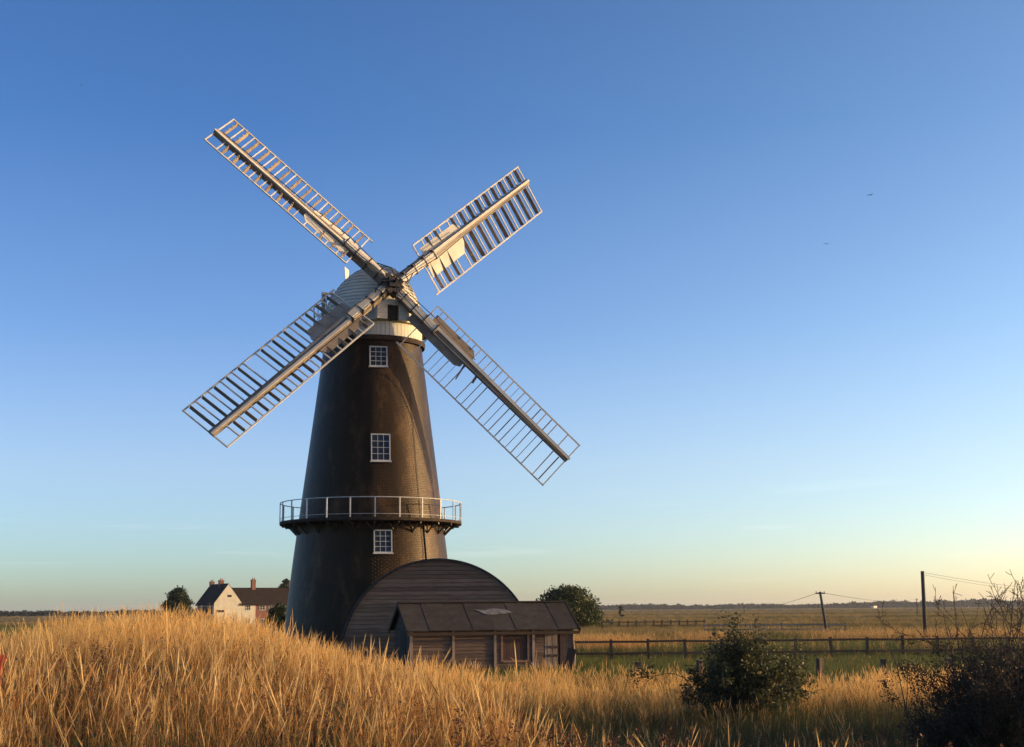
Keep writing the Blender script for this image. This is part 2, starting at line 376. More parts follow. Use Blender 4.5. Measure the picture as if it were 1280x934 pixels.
def ground_mat():
    m, n, l, b = newmat('marsh_ground')
    ge = n.new('ShaderNodeNewGeometry'); sx = n.new('ShaderNodeSeparateXYZ'); l.new(ge.outputs['Position'], sx.inputs[0])
    # patchy noise, stretched across the view as drained meadows lie
    def noise(scale, st, det=6):
        mp = n.new('ShaderNodeMapping'); mp.inputs['Scale'].default_value = st
        nz = n.new('ShaderNodeTexNoise'); nz.inputs['Scale'].default_value = scale; nz.inputs['Detail'].default_value = det; nz.inputs['Roughness'].default_value = 0.65
        l.new(ge.outputs['Position'], mp.inputs[0]); l.new(mp.outputs[0], nz.inputs['Vector']); return nz
    big = noise(0.012, (0.5, 1.6, 1)); mid = noise(0.09, (0.6, 1.4, 1)); fine = noise(1.6, (1, 1, 1), 8)
    marsh = ramp(n, [(0.30, (0.060, 0.066, 0.022)), (0.45, (0.125, 0.100, 0.036)), (0.58, (0.190, 0.135, 0.052)), (0.72, (0.28, 0.19, 0.08))])
    add = n.new('ShaderNodeMath'); add.operation = 'MULTIPLY_ADD'; add.inputs[1].default_value = 0.5
    hf = n.new('ShaderNodeMath'); hf.operation = 'MULTIPLY'; hf.inputs[1].default_value = 0.5
    l.new(big.outputs['Fac'], hf.inputs[0]); l.new(mid.outputs['Fac'], add.inputs[0]); l.new(hf.outputs[0], add.inputs[2]); l.new(add.outputs[0], marsh.inputs[0])
    grass = ramp(n, [(0.30, (0.030, 0.050, 0.014)), (0.5, (0.052, 0.085, 0.022)), (0.7, (0.10, 0.110, 0.036))]); l.new(mid.outputs['Fac'], grass.inputs[0])
    soil = ramp(n, [(0.3, (0.035, 0.028, 0.014)), (0.7, (0.12, 0.080, 0.034))]); l.new(fine.outputs['Fac'], soil.inputs[0])
    # distance from the mill meadow: rank grass, mown green, open marsh
    def step(a, bb, wig):
        wg = n.new('ShaderNodeMath'); wg.operation = 'MULTIPLY_ADD'; wg.inputs[1].default_value = wig
        l.new(mid.outputs['Fac'], wg.inputs[0]); l.new(sx.outputs['Y'], wg.inputs[2])
        mr = n.new('ShaderNodeMapRange'); mr.inputs['From Min'].default_value = a; mr.inputs['From Max'].default_value = bb; l.new(wg.outputs[0], mr.inputs['Value']); return mr
    s1 = step(40, 44, 3); s2 = step(112, 122, 14)
    m1 = n.new('ShaderNodeMix'); m1.data_type = 'RGBA'; l.new(s1.outputs[0], m1.inputs['Factor']); l.new(soil.outputs[0], m1.inputs['A']); l.new(grass.outputs[0], m1.inputs['B'])
    m2 = n.new('ShaderNodeMix'); m2.data_type = 'RGBA'; l.new(s2.outputs[0], m2.inputs['Factor']); l.new(m1.outputs['Result'], m2.inputs['A']); l.new(marsh.outputs[0], m2.inputs['B'])
    l.new(m2.outputs['Result'], b.inputs['Base Color']); b.inputs['Roughness'].default_value = 0.95; b.inputs['Specular IOR Level'].default_value = 0.1
    bp = n.new('ShaderNodeBump'); bp.inputs['Strength'].default_value = 0.8; bp.inputs['Distance'].default_value = 0.25
    l.new(fine.outputs['Fac'], bp.inputs['Height']); l.new(bp.outputs[0], b.inputs['Normal'])
    return m


def make_ground():
    ys = np.concatenate([[-1500, -600, -300, -120], np.arange(-60, 6, 6), np.arange(6, 62, .7), np.geomspace(63, 7000, 56)])
    xp = np.concatenate([np.arange(0, 26, .7), np.geomspace(27, 5000, 46)])
    xs = np.concatenate([-xp[:0:-1], xp])
    X, Y = np.meshgrid(xs, ys); Z = height(X, Y)
    v = np.stack([X, Y, Z], -1).reshape(-1, 3); nx = len(xs)
    fs = [(j * nx + i, j * nx + i + 1, (j + 1) * nx + i + 1, (j + 1) * nx + i) for j in range(len(ys) - 1) for i in range(nx - 1)]
    me = bpy.data.meshes.new('ground'); me.from_pydata(v.tolist(), [], fs)
    me.polygons.foreach_set('use_smooth', [True] * len(fs)); me.materials.append(ground_mat())
    o = put('ground', me); o['kind'] = 'structure'


make_ground()

# ------------------------------------------------------------------ windmill
AX = V(-6.97, 67.0, 0.0)
mill = thing('windmill', 'tall black tarred brick tower mill with white cap and four lattice sails', 'windmill', AX)
prof = [(0, 4.36), (1.2, 4.18), (5.0, 3.76), (8.2, 3.36), (12.0, 2.88), (15.55, 2.44)]


def tr(z): return float(np.interp(z, [p[0] for p in prof], [p[1] for p in prof]))


mb = MB(); NS = 96
zz = np.linspace(0, 15.55, 40)
# smooth the silhouette a little
rr = np.array([tr(z) for z in zz]); rr[1:-1] = (rr[:-2] + rr[1:-1] * 2 + rr[2:]) / 4
mb.lathe(list(zip(rr, zz)), NS)
tower = mb.build('tower', M['tar'], mill)
uvl = tower.data.uv_layers.new(name='UVMap')
for p in tower.data.polygons:
    k = p.index % NS
    for li, vi in zip(p.loop_indices, p.vertices):
        c = tower.data.vertices[vi].co; kk = k + (1 if (vi % NS) == (k + 1) % NS else 0)
        uvl.data[li].uv = (kk / NS * 2 * math.pi * 3.3, c.z)
mb = MB().lathe([(2.40, 15.50), (2.60, 15.50), (2.62, 15.60), (2.62, 15.74), (2.3, 15.74)], 72, smooth=False)
mb.build('curb', M['deck'], mill)
# petticoat of upright boards under the cap
PH, TAU = R(26), R(12)
nrm = V(math.sin(PH) * math.cos(TAU), -math.cos(PH) * math.cos(TAU), math.sin(TAU))
nh = V(math.sin(PH), -math.cos(PH), 0)
hx = V(math.cos(PH), math.sin(PH), 0)
wv = hx.cross(nrm); wv = wv if wv.z > 0 else -wv
HUB = V(-5.876, 64.4, 18.106) - AX
pet = MB().lathe([(2.42, 15.745), (2.42, 16.50)], 72).build('petticoat', M['capwhite'], mill)
bb = MB(); nb = 72
seg = 2 * math.pi * 2.44 / nb
bb.obox((2.44, 0, 16.115), (.018, 0, 0), (0, seg * .47, 0), (0, 0, .365))
bme = bb.mesh('petticoat_board', M['capwhite'])
for k in range(nb):
    o = put('petticoat_board', bme, pet, rz=2 * math.pi * (k + .5) / nb)
# boat-shaped cap: lapped boards
cap = MB()
apex = nh * 1.05
H0, HC = 16.47, 3.12
nr = 17
ring_a = np.linspace(0, 2 * math.pi, 73)[:-1]


def cap_ring(t, grow):
    out = []
    for a in ring_a:
        d = V(math.cos(a), math.sin(a), 0)
        r0 = 2.56 + .35 * max(0, -d.dot(nh)) ** 2
        p = d * (r0 * t + grow) + apex * (1 - t)
        out.append(p)
    return out


zs = np.linspace(0, 1, nr + 1)
# height law  z = HC * (1 - t^2.2)^0.65  ->  t(z)
tz = [(max(0.0, 1 - z ** (1 / 0.65))) ** (1 / 2.2) for z in zs]
vs = []; fs = []
for i in range(nr):
    for t, z, g in ((tz[i], zs[i], .045), (tz[i + 1], zs[i + 1] + .002, 0.0)):
        vs += [(p.x, p.y, H0 + HC * z) for p in cap_ring(max(t, .002), g)]
m_ = len(ring_a)
for j in range(2 * nr - 1):
    for k in range(m_):
        fs.append((j * m_ + k, j * m_ + (k + 1) % m_, (j + 1) * m_ + (k + 1) % m_, (j + 1) * m_ + k))
cap.add(vs, fs)
cap.add([(p.x, p.y, H0 - .02) for p in cap_ring(1, .035)] + [(p.x, p.y, H0 - .02) for p in cap_ring(.8, 0)],
        [(k, m_ + k, m_ + (k + 1) % m_, (k + 1) % m_) for k in range(m_)])
capo = cap.build('cap', M['capwhite'], mill)
# breast below the windshaft with its storm hatch
pb = nh * 2.56
br_ = MB()
for sx_ in (-1, 1):
    br_.obox(pb + hx * (sx_ * .56) + V(0, 0, 16.98), hx * .26, nh * .25, V(0, 0, .50))
br_.obox(pb + V(0, 0, 17.34), hx * .295, nh * .246, V(0, 0, .14))
breast = br_.build('breast', M['capwhite'], capo)
for i in range(7):
    for sx_ in (-1, 1):
        MB().obox(pb + nh * .262 + hx * (sx_ * .56) + V(0, 0, 16.55 + i * .14), hx * .258, nh * .014, V(0, 0, .062)).build('breast_board', M['capwhite'], capo)
MB().obox(pb + nh * .06 + V(0, 0, 16.84), hx * .29, nh * .06, V(0, 0, .355)).build('storm_hatch', M['deck'], capo)
# windshaft
MB().tube([HUB + nrm * .15, HUB - nrm * 2.6], [.30, .26], 14).build('windshaft', M['iron'], mill)


def window(zc, wd, ht, az, rows):
    a = math.radians(-90 + az); d = V(math.cos(a), math.sin(a), 0); s = V(-d.y, d.x, 0)
    slope = (tr(zc - .5) - tr(zc + .5)); up = (V(0, 0, 1) - d * slope).normalized(); out = s.cross(up); out = out if out.dot(d) > 0 else -out
    c = d * (tr(zc) - wd * wd / 8 / tr(zc) + .03) + V(0, 0, zc)
    base = bpy.data.objects.new('window', None)
    wm = MB().obox(c - out * .02, s * (wd / 2 + .05), up * (ht / 2 + .05), out * .03)
    W = wm.build('window', M['deck'], mill)
    fr = MB(); t = .05
    for sg in (-1, 1):
        fr.obox(c + s * (sg * (wd / 2 - t / 2)) + out * .02, s * (t / 2), up * (ht / 2), out * .05)
        fr.obox(c + up * (sg * (ht / 2 - t / 2)) + out * .022, s * (wd / 2 - t), up * (t / 2), out * .046)
    fr.build('frame', M['frame'], W)
    MB().obox(c - up * (ht / 2 + .03) + out * .05, s * (wd / 2 + .05), up * .03, out * .07).build('sill', M['frame'], W)
    iw, ih = wd - 2 * t, ht - 2 * t
    gb = MB()
    for i in range(1, 3): gb.obox(c + s * (-iw / 2 + iw * i / 3) + out * .03, s * .0105, up * (ih / 2), out * .016)
    for j in range(1, rows): gb.obox(c + up * (-ih / 2 + ih * j / rows) + out * .031, s * (iw / 2), up * .0105, out * .014)
    gb.build('glazing_bars', M['frame'], W)
    pm = MB().obox((0, 0, 0), s * (iw / 6 - .012), up * (ih / 2 / rows - .012), out * .004).mesh('pane', M['glass'])
    for i in range(3):
        for j in range(rows):
            o = put('pane', pm, W, c + s * (-iw / 2 + iw * (i + .5) / 3) + up * (-ih / 2 + ih * (j + .5) / rows) + out * .022)
            o.rotation_euler = (random.uniform(-.03, .03), random.uniform(-.02, .02), random.uniform(-.05, .05))


window(14.66, .86, 1.02, 12, 4)
window(10.18, .92, 1.32, 13.5, 4)
window(5.74, .86, 1.08, 14.5, 4)
# lightning conductor and a waste pipe down the sunny side
for az, z0, z1, r_ in ((47, 2.0, 13.0, .012), (49.5, 1.0, 6.55, .035)):
    a = math.radians(-90 + az)
    MB().tube([V(math.cos(a) * (tr(z) + .03), math.sin(a) * (tr(z) + .03), z) for z in np.linspace(z0, z1, 14)], r_, 5).build('conductor' if r_ < .02 else 'drainpipe', M['iron'], mill)

# gallery half way up
GZ = 6.68; GR = 4.42
gal = MB().lathe([(tr(GZ) - .1, GZ), (GR, GZ), (GR + .02, GZ + .02), (GR + .02, GZ + .15), (tr(GZ) - .1, GZ + .15)], 96, smooth=False).build('gallery', M['deck'], mill)
NP = 24
pm = MB().box(-.022, .022, -.03, .03, 0, .93).mesh('rail_post', M['rail'])
hd = MB().add([], []);
strut = MB()
strut.beam((tr(GZ - .5) - .02, 0, GZ - .5), (GR - .35, 0, GZ - .01), (0, 1, 0), .03, .03)
strut.beam((GR - .10, 0, GZ - .05), (tr(GZ) - .02, 0, GZ - .05), (0, 1, 0), .035, .05)
stm = strut.mesh('bracket', M['iron'])
sp = MB()
for sg in (-1, 1):
    a = sg * math.pi / NP * .8
    sp.beam((tr(GZ - .45), 0, GZ - .42), ((GR - .5) * math.cos(a), (GR - .5) * math.sin(a), GZ - .01), (0, 0, 1), .022, .022)
spm = sp.mesh('brace', M['iron'])
for k in range(NP):
    a = 2 * math.pi * (k + .55) / NP - math.pi / 2
    put('rail_post', pm, gal, (GR * math.cos(a), GR * math.sin(a), GZ + .15), a)
    put('bracket', stm, gal, rz=a)
    put('brace', spm, gal, rz=a)
for z, r_ in ((GZ + 1.07, .024), (GZ + .30, .013)):
    MB().tube([(GR * math.cos(a), GR * math.sin(a), z) for a in np.linspace(0, 2 * math.pi, 97)], r_, 6, False).build('hand_rail', M['rail'], gal)

# fan stage with railing behind the cap
th0 = math.atan2(-nh.y, -nh.x)
st = MB().lathe([(2.35, 16.30), (3.02, 16.30), (3.02, 16.42), (2.35, 16.42)], 40, th0 - R(112), th0 + R(112), smooth=False)
stage = st.build('fan_stage', M['deck'], mill)
sp_ = MB().tube([(0, 0, 0), (0, 0, 1.05)], .022, 6).mesh('stage_post', M['wood'])
angs = np.linspace(th0 - R(110), th0 + R(110), 15)
for a in angs: put('stage_post', sp_, stage, (2.97 * math.cos(a), 2.97 * math.sin(a), 16.42))
for z in (17.46, 16.95):
    MB().tube([(2.97 * math.cos(a), 2.97 * math.sin(a), z) for a in np.linspace(angs[0], angs[-1], 40)], .028, 5).build('stage_rail', M['wood'], stage)
sb = MB()
for a in angs[::2]: sb.beam((2.45 * math.cos(a), 2.45 * math.sin(a), 15.8), (2.95 * math.cos(a), 2.95 * math.sin(a), 16.29), (0, 0, 1), .04, .04)
sb.build('stage_brackets', M['iron'], stage)
fan_c = -nh * 4.0 + V(0, 0, 18.75)
fan = MB()
for sg in (-1, 1):
    fan.beam(-nh * 2.9 + hx * (sg * .55) + V(0, 0, 16.40), fan_c + hx * (sg * .32) + V(0, 0, .1), hx, .09, .09, .06, .06)
    fan.beam(-nh * 2.4 + hx * (sg * .5) + V(0, 0, 17.2), fan_c + hx * (sg * .34), hx, .05, .05)
fano = fan.build('fantail', M['wood'], mill)
MB().tube([fan_c - hx * .4, fan_c + hx * .4], .09, 8).build('fan_hub', M['iron'], fano)
for k in range(6):
    a = R(90 + 60 * k - 6); e1 = -nh * math.cos(a) + V(0, 0, 1) * math.sin(a); s1 = -nh * -math.sin(a) + V(0, 0, 1) * math.cos(a)
    tw = (s1 * .75 - hx * .66).normalized()
    f = MB()
    p0 = fan_c + e1 * .35; p1 = fan_c + e1 * 1.9
    f.beam(p0, p1, tw, .10, .012, .30, .012)
    f.beam(fan_c, p1, tw, .03, .03)
    f.build('fan_blade', M['paint'], fano)
# control post with chain wheel frame at the edge of the stage
q = at(404, 405, 68) - AX
cp = MB().beam(q, q + V(0, 0, 1.6), hx, .09, .07).beam(q + V(-.1, 0, 1.62), q + V(1.1, .3, 1.5), V(0, 0, 1), .045, .05).beam(q + V(.0, 0, 1.1), q + V(.5, .1, 1.55), V(0, 0, 1), .03, .03)
cp.build('stage_frame', M['wood'], stage)

# sails
BETA = R(20)


def sail(ang, L, tilt, seed, vw=.12, broken=False):
    bmt = M['darkboard'] if seed > 2 else M['paint']
    bw = (.72, .97, .60, .97)[seed - 1]; bi = (2.45, 2.45, 1.7, 2.45)[seed - 1]
    rg = random.Random(seed)
    a = math.radians(ang)
    e1 = hx * math.cos(a) + wv * math.sin(a)
    s0 = hx * math.sin(a) - wv * math.cos(a)          # clockwise side
    s1 = (s0 * math.cos(BETA) - nrm * math.sin(BETA)).normalized()
    n1 = e1.cross(s1); n1 = n1 if n1.dot(nrm) > 0 else -n1
    P = lambda r, s, d=0: HUB + e1 * r + s1 * s + n1 * d
    P0 = lambda r, s, d=0: HUB + e1 * r + s0 * s + nrm * d
    root = MB().beam(P(.0, 0, .0), P(L, 0, .04), s1, .25, .20, .15, .12).build('sail', M['wood'] if seed == 2 else M['darkboard'], mill)      # the stock
    # whip laid on the face of the stock, clamped near the shaft
    MB().beam(P(.45, .03, .27), P(3.1, .03, .26), s1, .15, .10, .15, .09).build('clamp', M['paint'], root)
    MB().beam(P(1.7, -.12, .25), P(L + .05, -.06, .17), s1, .075, .05, .06, .04).build('whip', M['paint'], root)
    MB().beam(P(2.2, .20, .12), P(L * .62, .13, .14), s1, .05, .09, .04, .06).build('whip', M['wood'], root)
    for r_ in (.85, 1.55, 2.3, 3.0):
        MB().obox(P(r_, 0, .12), s1 * .27, e1 * .03, n1 * .255).build('strap', M['iron'], root)
    NW, WW = -.95, 1.76
    r0 = 2.25
    for s_, h_ in ((NW, .035), (WW, .035)):
        MB().beam(P(r0 - (0.15 if s_ > 0 else -.1), s_), P(L, s_), s1, h_, .028).build('hemlath', M['paint'], root)
    n_ = 13
    pitch = (L - r0 - .1) / n_
    bm = MB().beam(P(0, NW) - HUB, P(0, WW) - HUB, e1, .026, .036).mesh('bar', M['paint'])
    vd = n1 * math.cos(tilt) + e1 * math.sin(tilt)
    vms = []
    for lo, hi in ((NW + .05, -.20), (.20, WW - .06)):
        hw = vw
        m2 = MB().beam(s1 * lo, s1 * hi, vd, hw, .011)
        mid = (lo + hi) / 2
        for tq in ((.15, .38, .62, .85) if seed == 1 else ()):
            m2.obox(s1 * (lo + (hi - lo) * tq) + vd * .13, s1 * .035, vd * .035, e1 * .02)
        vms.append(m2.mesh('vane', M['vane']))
    for i in range(n_ + 1):
        r_ = r0 + .06 + pitch * i
        o = put('bar', bm, root, HUB + e1 * (r_ + rg.gauss(0, .012))); o.rotation_euler = Matrix.Rotation(rg.gauss(0, .008), 3, n1).to_euler()
        if i == n_: break
        for sd, vm in enumerate(vms):
            rv = r_ + pitch * .52
            if sd == 1 and rv < 5.1: pass
            if rg.random() < (.30 if broken else .06): continue
            o = put('vane', vm, root, HUB + e1 * rv); o.rotation_euler = Matrix.Rotation(rg.gauss(0, .10), 3, s1).to_euler()
    # boards beside the stock near the shaft
    MB().add([], [])
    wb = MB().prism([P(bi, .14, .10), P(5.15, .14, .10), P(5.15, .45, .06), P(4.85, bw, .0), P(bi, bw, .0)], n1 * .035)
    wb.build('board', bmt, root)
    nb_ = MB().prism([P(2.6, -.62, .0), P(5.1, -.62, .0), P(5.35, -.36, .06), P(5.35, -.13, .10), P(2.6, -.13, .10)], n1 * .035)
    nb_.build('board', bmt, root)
    # thin iron rods that work the shutters
    MB().tube([P0(.5, .14, .45), P0(3.0, .34, .42), P0(L * .55, .22, .28), P0(L - .3, .16, .2)], .022, 5).build('shutter_rod', M['iron'], root)
    MB().tube([P0(.35, -.1, .5), P0(2.6, -.25, .40), P0(L * .45, -.2, .3)], .02, 5).build('shutter_rod', M['iron'], root)
    if broken:
        MB().beam(P(5.25, .25, .05), P(5.42, 1.05, .05), e1, .05, .012, .03, .012).build('broken_vane', M['vane'], root)
        MB().beam(P(6.05, .2, .05), P(6.12, .6, .05), e1, .06, .012, .07, .012).build('broken_vane', M['vane'], root)
    return root


sail(139.4, 11.12, R(24), 1, .10)
sail(40.2, 10.72, R(8), 2)
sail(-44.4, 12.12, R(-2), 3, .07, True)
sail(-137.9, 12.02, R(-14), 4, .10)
# poll end and striking gear
hb = MB().obox(HUB + nrm * .12, hx * .25, wv * .25, nrm * .44)
hub = hb.build('poll_end', M['iron'], mill)
for k in range(4):
    a = R((139.4, 40.2, -44.4, -137.9)[k]); e1 = hx * math.cos(a) + wv * math.sin(a); s0 = hx * math.sin(a) - wv * math.cos(a)
    MB().obox(HUB + e1 * .36 + nrm * .1, e1 * .16, s0 * .285, nrm * .30).build('canister_arm', M['iron'], hub)
    MB().tube([HUB + nrm * .75, HUB + e1 * .55 + s0 * .45 + nrm * .62, HUB + e1 * 1.2 + s0 * .2 + nrm * .48], .028, 5).build('spider_rod', M['iron'], hub)
MB().tube([HUB + nrm * .4, HUB + nrm * .95], .06, 8).build('striking_rod', M['iron'], hub)

# ------------------------------------------------------------------ arched hut
HR, HY, HCX, HCZ, HL = 4.10, 58.35, -3.21, .59, 4.1
hut = thing('arched_hut', 'large round-topped brown boarded hut against the foot of the windmill', 'hut', (HCX, HY, 0))
bh = .172; nbd = int((HCZ + HR) / bh)
for i in range(nbd + 1):
    z0 = -.05 + i * bh; z1 = z0 + bh - .012
    def half(z):
        d = HR ** 2 - max(0, z - HCZ) ** 2
        return math.sqrt(d) if d > 0 else 0
    if half(z1) <= .05: z1 = HCZ + HR - .004
    a0, a1 = half(z0) - .05, max(half(z1) - .05, .05)
    if a0 < .2: continue
    m2 = MB(); yb = .02
    vs = [(-a0, -.035, z0), (a0, -.035, z0), (a1, -.008, z1), (-a1, -.008, z1), (-a0, yb, z0), (a0, yb, z0), (a1, yb, z1), (-a1, yb, z1)]
    m2.add(vs, [(0, 1, 2, 3), (5, 4, 7, 6), (4, 5, 1, 0), (3, 2, 6, 7), (4, 0, 3, 7), (1, 5, 6, 2)])
    m2.build('board', M['board'], hut)
ang = np.linspace(-R(8.2), math.pi + R(8.2), 61)
back = MB()
back.add([((HR - .06) * math.cos(a), .03, HCZ + (HR - .06) * math.sin(a)) for a in ang], [tuple(range(61))])
back.add([((HR - .06) * math.cos(a), HL - .03, HCZ + (HR - .06) * math.sin(a)) for a in ang], [tuple(range(61))[::-1]])
back.build('inner_wall', M['tarwood'], hut)
# curved roof in sheets along its length
ns = 4
for k in range(ns):
    y0 = -.12 + (HL + .2) * k / ns; y1 = -.12 + (HL + .2) * (k + 1) / ns + (.04 if k < ns - 1 else 0)
    ro, ri = HR + .06 - .008 * (k % 2), HR - .02
    vs = []
    for a in ang:
        c_, s_ = math.cos(a), math.sin(a)
        vs += [(ro * c_, y0, HCZ + ro * s_), (ro * c_, y1, HCZ + ro * s_), (ri * c_, y1, HCZ + ri * s_), (ri * c_, y0, HCZ + ri * s_)]
    fs = []
    for i in range(60):
        b0, b1 = i * 4, i * 4 + 4
        for q in range(4): fs.append((b0 + q, b0 + (q + 1) % 4, b1 + (q + 1) % 4, b1 + q))
    MB().add(vs, fs, False).build('roof_sheet', M['hutroof'], hut)

# ------------------------------------------------------------------ long shed in front
TH = R(16)
SHX, SHY = -3.96, 53.0
shed = thing('long_shed', 'low brown wooden shed with dark felt pitched roof in front of the arched hut', 'shed', (SHX, SHY, 0), TH)
SL, SD = 6.55, 3.1
Z0, ZE, ZR = .22, 1.90, 2.80
bh = .128
nrow = int((ZE - Z0 - .06) / bh)
bays = [(0.07, 1.62, 'b'), (1.72, 3.28, 'b'), (3.38, 4.84, 'w'), (4.94, 5.34, 'b'), (5.98, 6.48, 'd')]


def wboard(x0, x1, z, parent, m, h=bh):
    vs = [(x0, -.03, z), (x1, -.03, z), (x1, -.006, z + h - .008), (x0, -.006, z + h - .008), (x0, .02, z), (x1, .02, z), (x1, .02, z + h - .008), (x0, .02, z + h - .008)]
    MB().add(vs, [(0, 1, 2, 3), (5, 4, 7, 6), (4, 5, 1, 0), (3, 2, 6, 7), (4, 0, 3, 7), (1, 5, 6, 2)]).build('board', m, parent)


for x0, x1, kd in bays:
    for i in range(nrow):
        z = Z0 + .06 + i * bh
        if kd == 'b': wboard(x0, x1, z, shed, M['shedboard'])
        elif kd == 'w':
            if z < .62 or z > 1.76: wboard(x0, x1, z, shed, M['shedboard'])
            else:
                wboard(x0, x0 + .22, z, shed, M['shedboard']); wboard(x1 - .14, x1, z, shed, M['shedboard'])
# shutter of dark boards in a pale frame
wx0, wx1, wz0, wz1 = 3.62, 4.68, .62, 1.74
SH = MB().box(wx0, wx1, .03, .05, wz0, wz1).build('shutter', M['tarwood'], shed)
for i in range(7):
    a_ = wx0 + .04 + (wx1 - wx0 - .08) * i / 7
    MB().box(a_ + .004, a_ + (wx1 - wx0 - .08) / 7 - .004, -.005, .03, wz0 + .04, wz1 - .04).build('plank', M['darkwood'], SH)
fr = MB()
fr.box(wx0 - .05, wx0 + .03, -.05, .028, wz0 - .04, wz1 + .04).box(wx1 - .03, wx1 + .05, -.05, .028, wz0 - .04, wz1 + .04)
fr.box(wx0 + .03, wx1 - .03, -.048, .026, wz1, wz1 + .05).box(wx0 + .03, wx1 - .03, -.06, .026, wz0 - .06, wz0)
fr.build('frame', M['board'], SH)
for x_ in (.02, 1.67, 3.33, 4.89):
    MB().box(x_ - .05, x_ + .05, -.075, .06, Z0 - .1, ZE - .02).build('corner_post' if x_ < .1 else 'post', M['pboard'], shed)
# plank door of pale boards, the dark gap beside it, corner trim sprung out at the foot
DR = MB().box(5.36, 5.90, .035, .05, Z0 + .08, ZE - .05).build('door', M['tarwood'], shed)
for i in range(5):
    a_ = 5.37 + i * .105
    MB().box(a_, a_ + .098, -.02 - .006 * (i % 2), .03, Z0 + .08, ZE - .06).build('plank', M['pboard'], DR)
for z in (.75, 1.08): MB().box(5.5, 5.94, -.05, -.03, z, z + .09).build('batten', M['darkwood'], DR)
MB().box(5.92, 5.975, .10, .12, Z0, ZE - .05).build('gap', M['deck'], shed)
for i in range(4): MB().box(6.0 + i * .122, 6.0 + i * .122 + .115, -.01, .03, Z0 + .05, ZE - .05).build('plank', M['board'], shed)
MB().tube([(6.52, -.05, ZE - .04), (6.53, -.05, 1.3), (6.58, -.06, .8), (6.56, -.06, .5), (6.50, -.05, .15)], .045, 6).build('corner_trim', M['pboard'], shed)
MB().box(-.08, SL + .05, -.11, -.02, Z0 - .04, Z0 + .055).build('sill_beam', M['post'], shed)
# inner core that closes the shed, ends boarded
core = MB()
core.prism([(.03, .055, -.2), (.03, SD - .03, -.2), (.03, SD - .03, ZE - .03), (.03, SD / 2, ZR - .06), (.03, .055, ZE - .03)], (SL - .06, 0, 0))
core.build('inner_wall', M['tarwood'], shed)
for xe, sg in ((0, -1), (SL, 1)):
    for i in range(int((ZR - Z0) / bh)):
        z = Z0 + .02 + i * bh; zt = z + bh - .008
        ins = 0 if zt < ZE else (zt - ZE) / (ZR - ZE) * SD / 2
        if SD - 2 * ins < .2: continue
        MB().box(min(xe, xe + sg * .03), max(xe, xe + sg * .03), .06 + ins, SD - .06 - ins, z, zt).build('end_board', M['tarwood'], shed)
MB().box(-.055, -.032, .75, 1.65, Z0, ZE - .1).build('end_door', M['deck'], shed)
sl = math.atan2(ZR - ZE, SD / 2)
npan = 8
for side in (0, 1):
    for k in range(npan):
        x0 = -.18 + (SL + .36) * k / npan; x1 = -.18 + (SL + .36) * (k + 1) / npan + .04
        lift = .012 * (k % 2) + .05
        ye, yr = (-.28, SD / 2) if side == 0 else (SD + .28, SD / 2)
        ze = ZE - .28 * math.tan(sl); up = V(0, 0, 1)
        p = [V(x0, ye, ze + lift), V(x1, ye, ze + lift), V(x1, yr, ZR + lift), V(x0, yr, ZR + lift)]
        if side: p = p[::-1]
        MB().prism(p, V(0, 0, .035)).build('roof_sheet', M['felt'], shed)
MB().beam((-.2, SD / 2, ZR + .10), (SL + .22, SD / 2, ZR + .10), (0, 1, 0), .14, .022).build('ridge_cap', M['felt'], shed)
for x_ in (-.2, SL + .2):
    for ye in (-.29, SD + .29):
        MB().beam((x_, ye, ZE - .28 * math.tan(sl) + .03), (x_, SD / 2, ZR + .03), (1, 0, 0), .022, .07).build('barge_board', M['tarwood'], shed)
MB().beam((-.18, -.30, ZE - .22), (SL + .18, -.30, ZE - .22), (0, 1, 0), .015, .06).build('fascia', M['tarwood'], shed)


def rpt(x_, t): return V(x_, SD / 2 - t * (SD / 2 + .28), ZR + .10 + .012 - t * (ZR - ZE + .28 * math.tan(sl)))


MB().prism([rpt(2.75, .30), rpt(3.2, .50), rpt(3.75, .47), rpt(4.3, .42), rpt(4.0, .30), rpt(3.5, .27), rpt(3.2, .33)][::-1], V(0, 0, .012)).build('torn_patch', M['torn'], shed)
p = at(712, 846, 51.5); p.z = height(p.x, p.y) - .05
lp = thing('leaning_post', 'dark broken post leaning at the right end of the low shed', 'post', p)
MB().beam((-.15, 0, 0), (.12, .05, 1.05), (1, 0, 0), .12, .07, .16, .05).beam((.0, .02, .3), (.18, .04, .98), (1, 0, 0), .05, .05).build('stump', M['tarwood'], lp)

# ------------------------------------------------------------------ farmhouse far left
HD = 300.0
k_ = HD / 315.0
HA = R(30)
base = at(267, 775, HD)
gz = float(height(base.x, base.y))
house = thing('farmhouse', 'cream gabled farmhouse with red brick wing beyond the grass bank', 'house', (base.x, HD, gz), HA)
zz_ = lambda v: (2.6 + (764.3 - v) * HD / 1700) - gz
GW, GL, EV, RG = 6.6 * k_, 13 * k_, zz_(754.5), zz_(731)
WL, WE, WR, WD = 21 * k_, zz_(755.5), zz_(736), 6.5
body = MB().prism([(0, 0, -.5), (GW, 0, -.5), (GW, 0, EV), (GW / 2, 0, RG), (0, 0, EV)], (0, GL, 0)).build('gable_wall', M['cream'], house)
CW = 9.9 * k_
MB().box(GW + .002, CW, .02, WD, -.5, WE).build('cream_wall', M['cream'], house)
MB().box(CW + .002, WL, .03, WD - .02, -.5, WE).build('brick_wall', M['brick'], house)
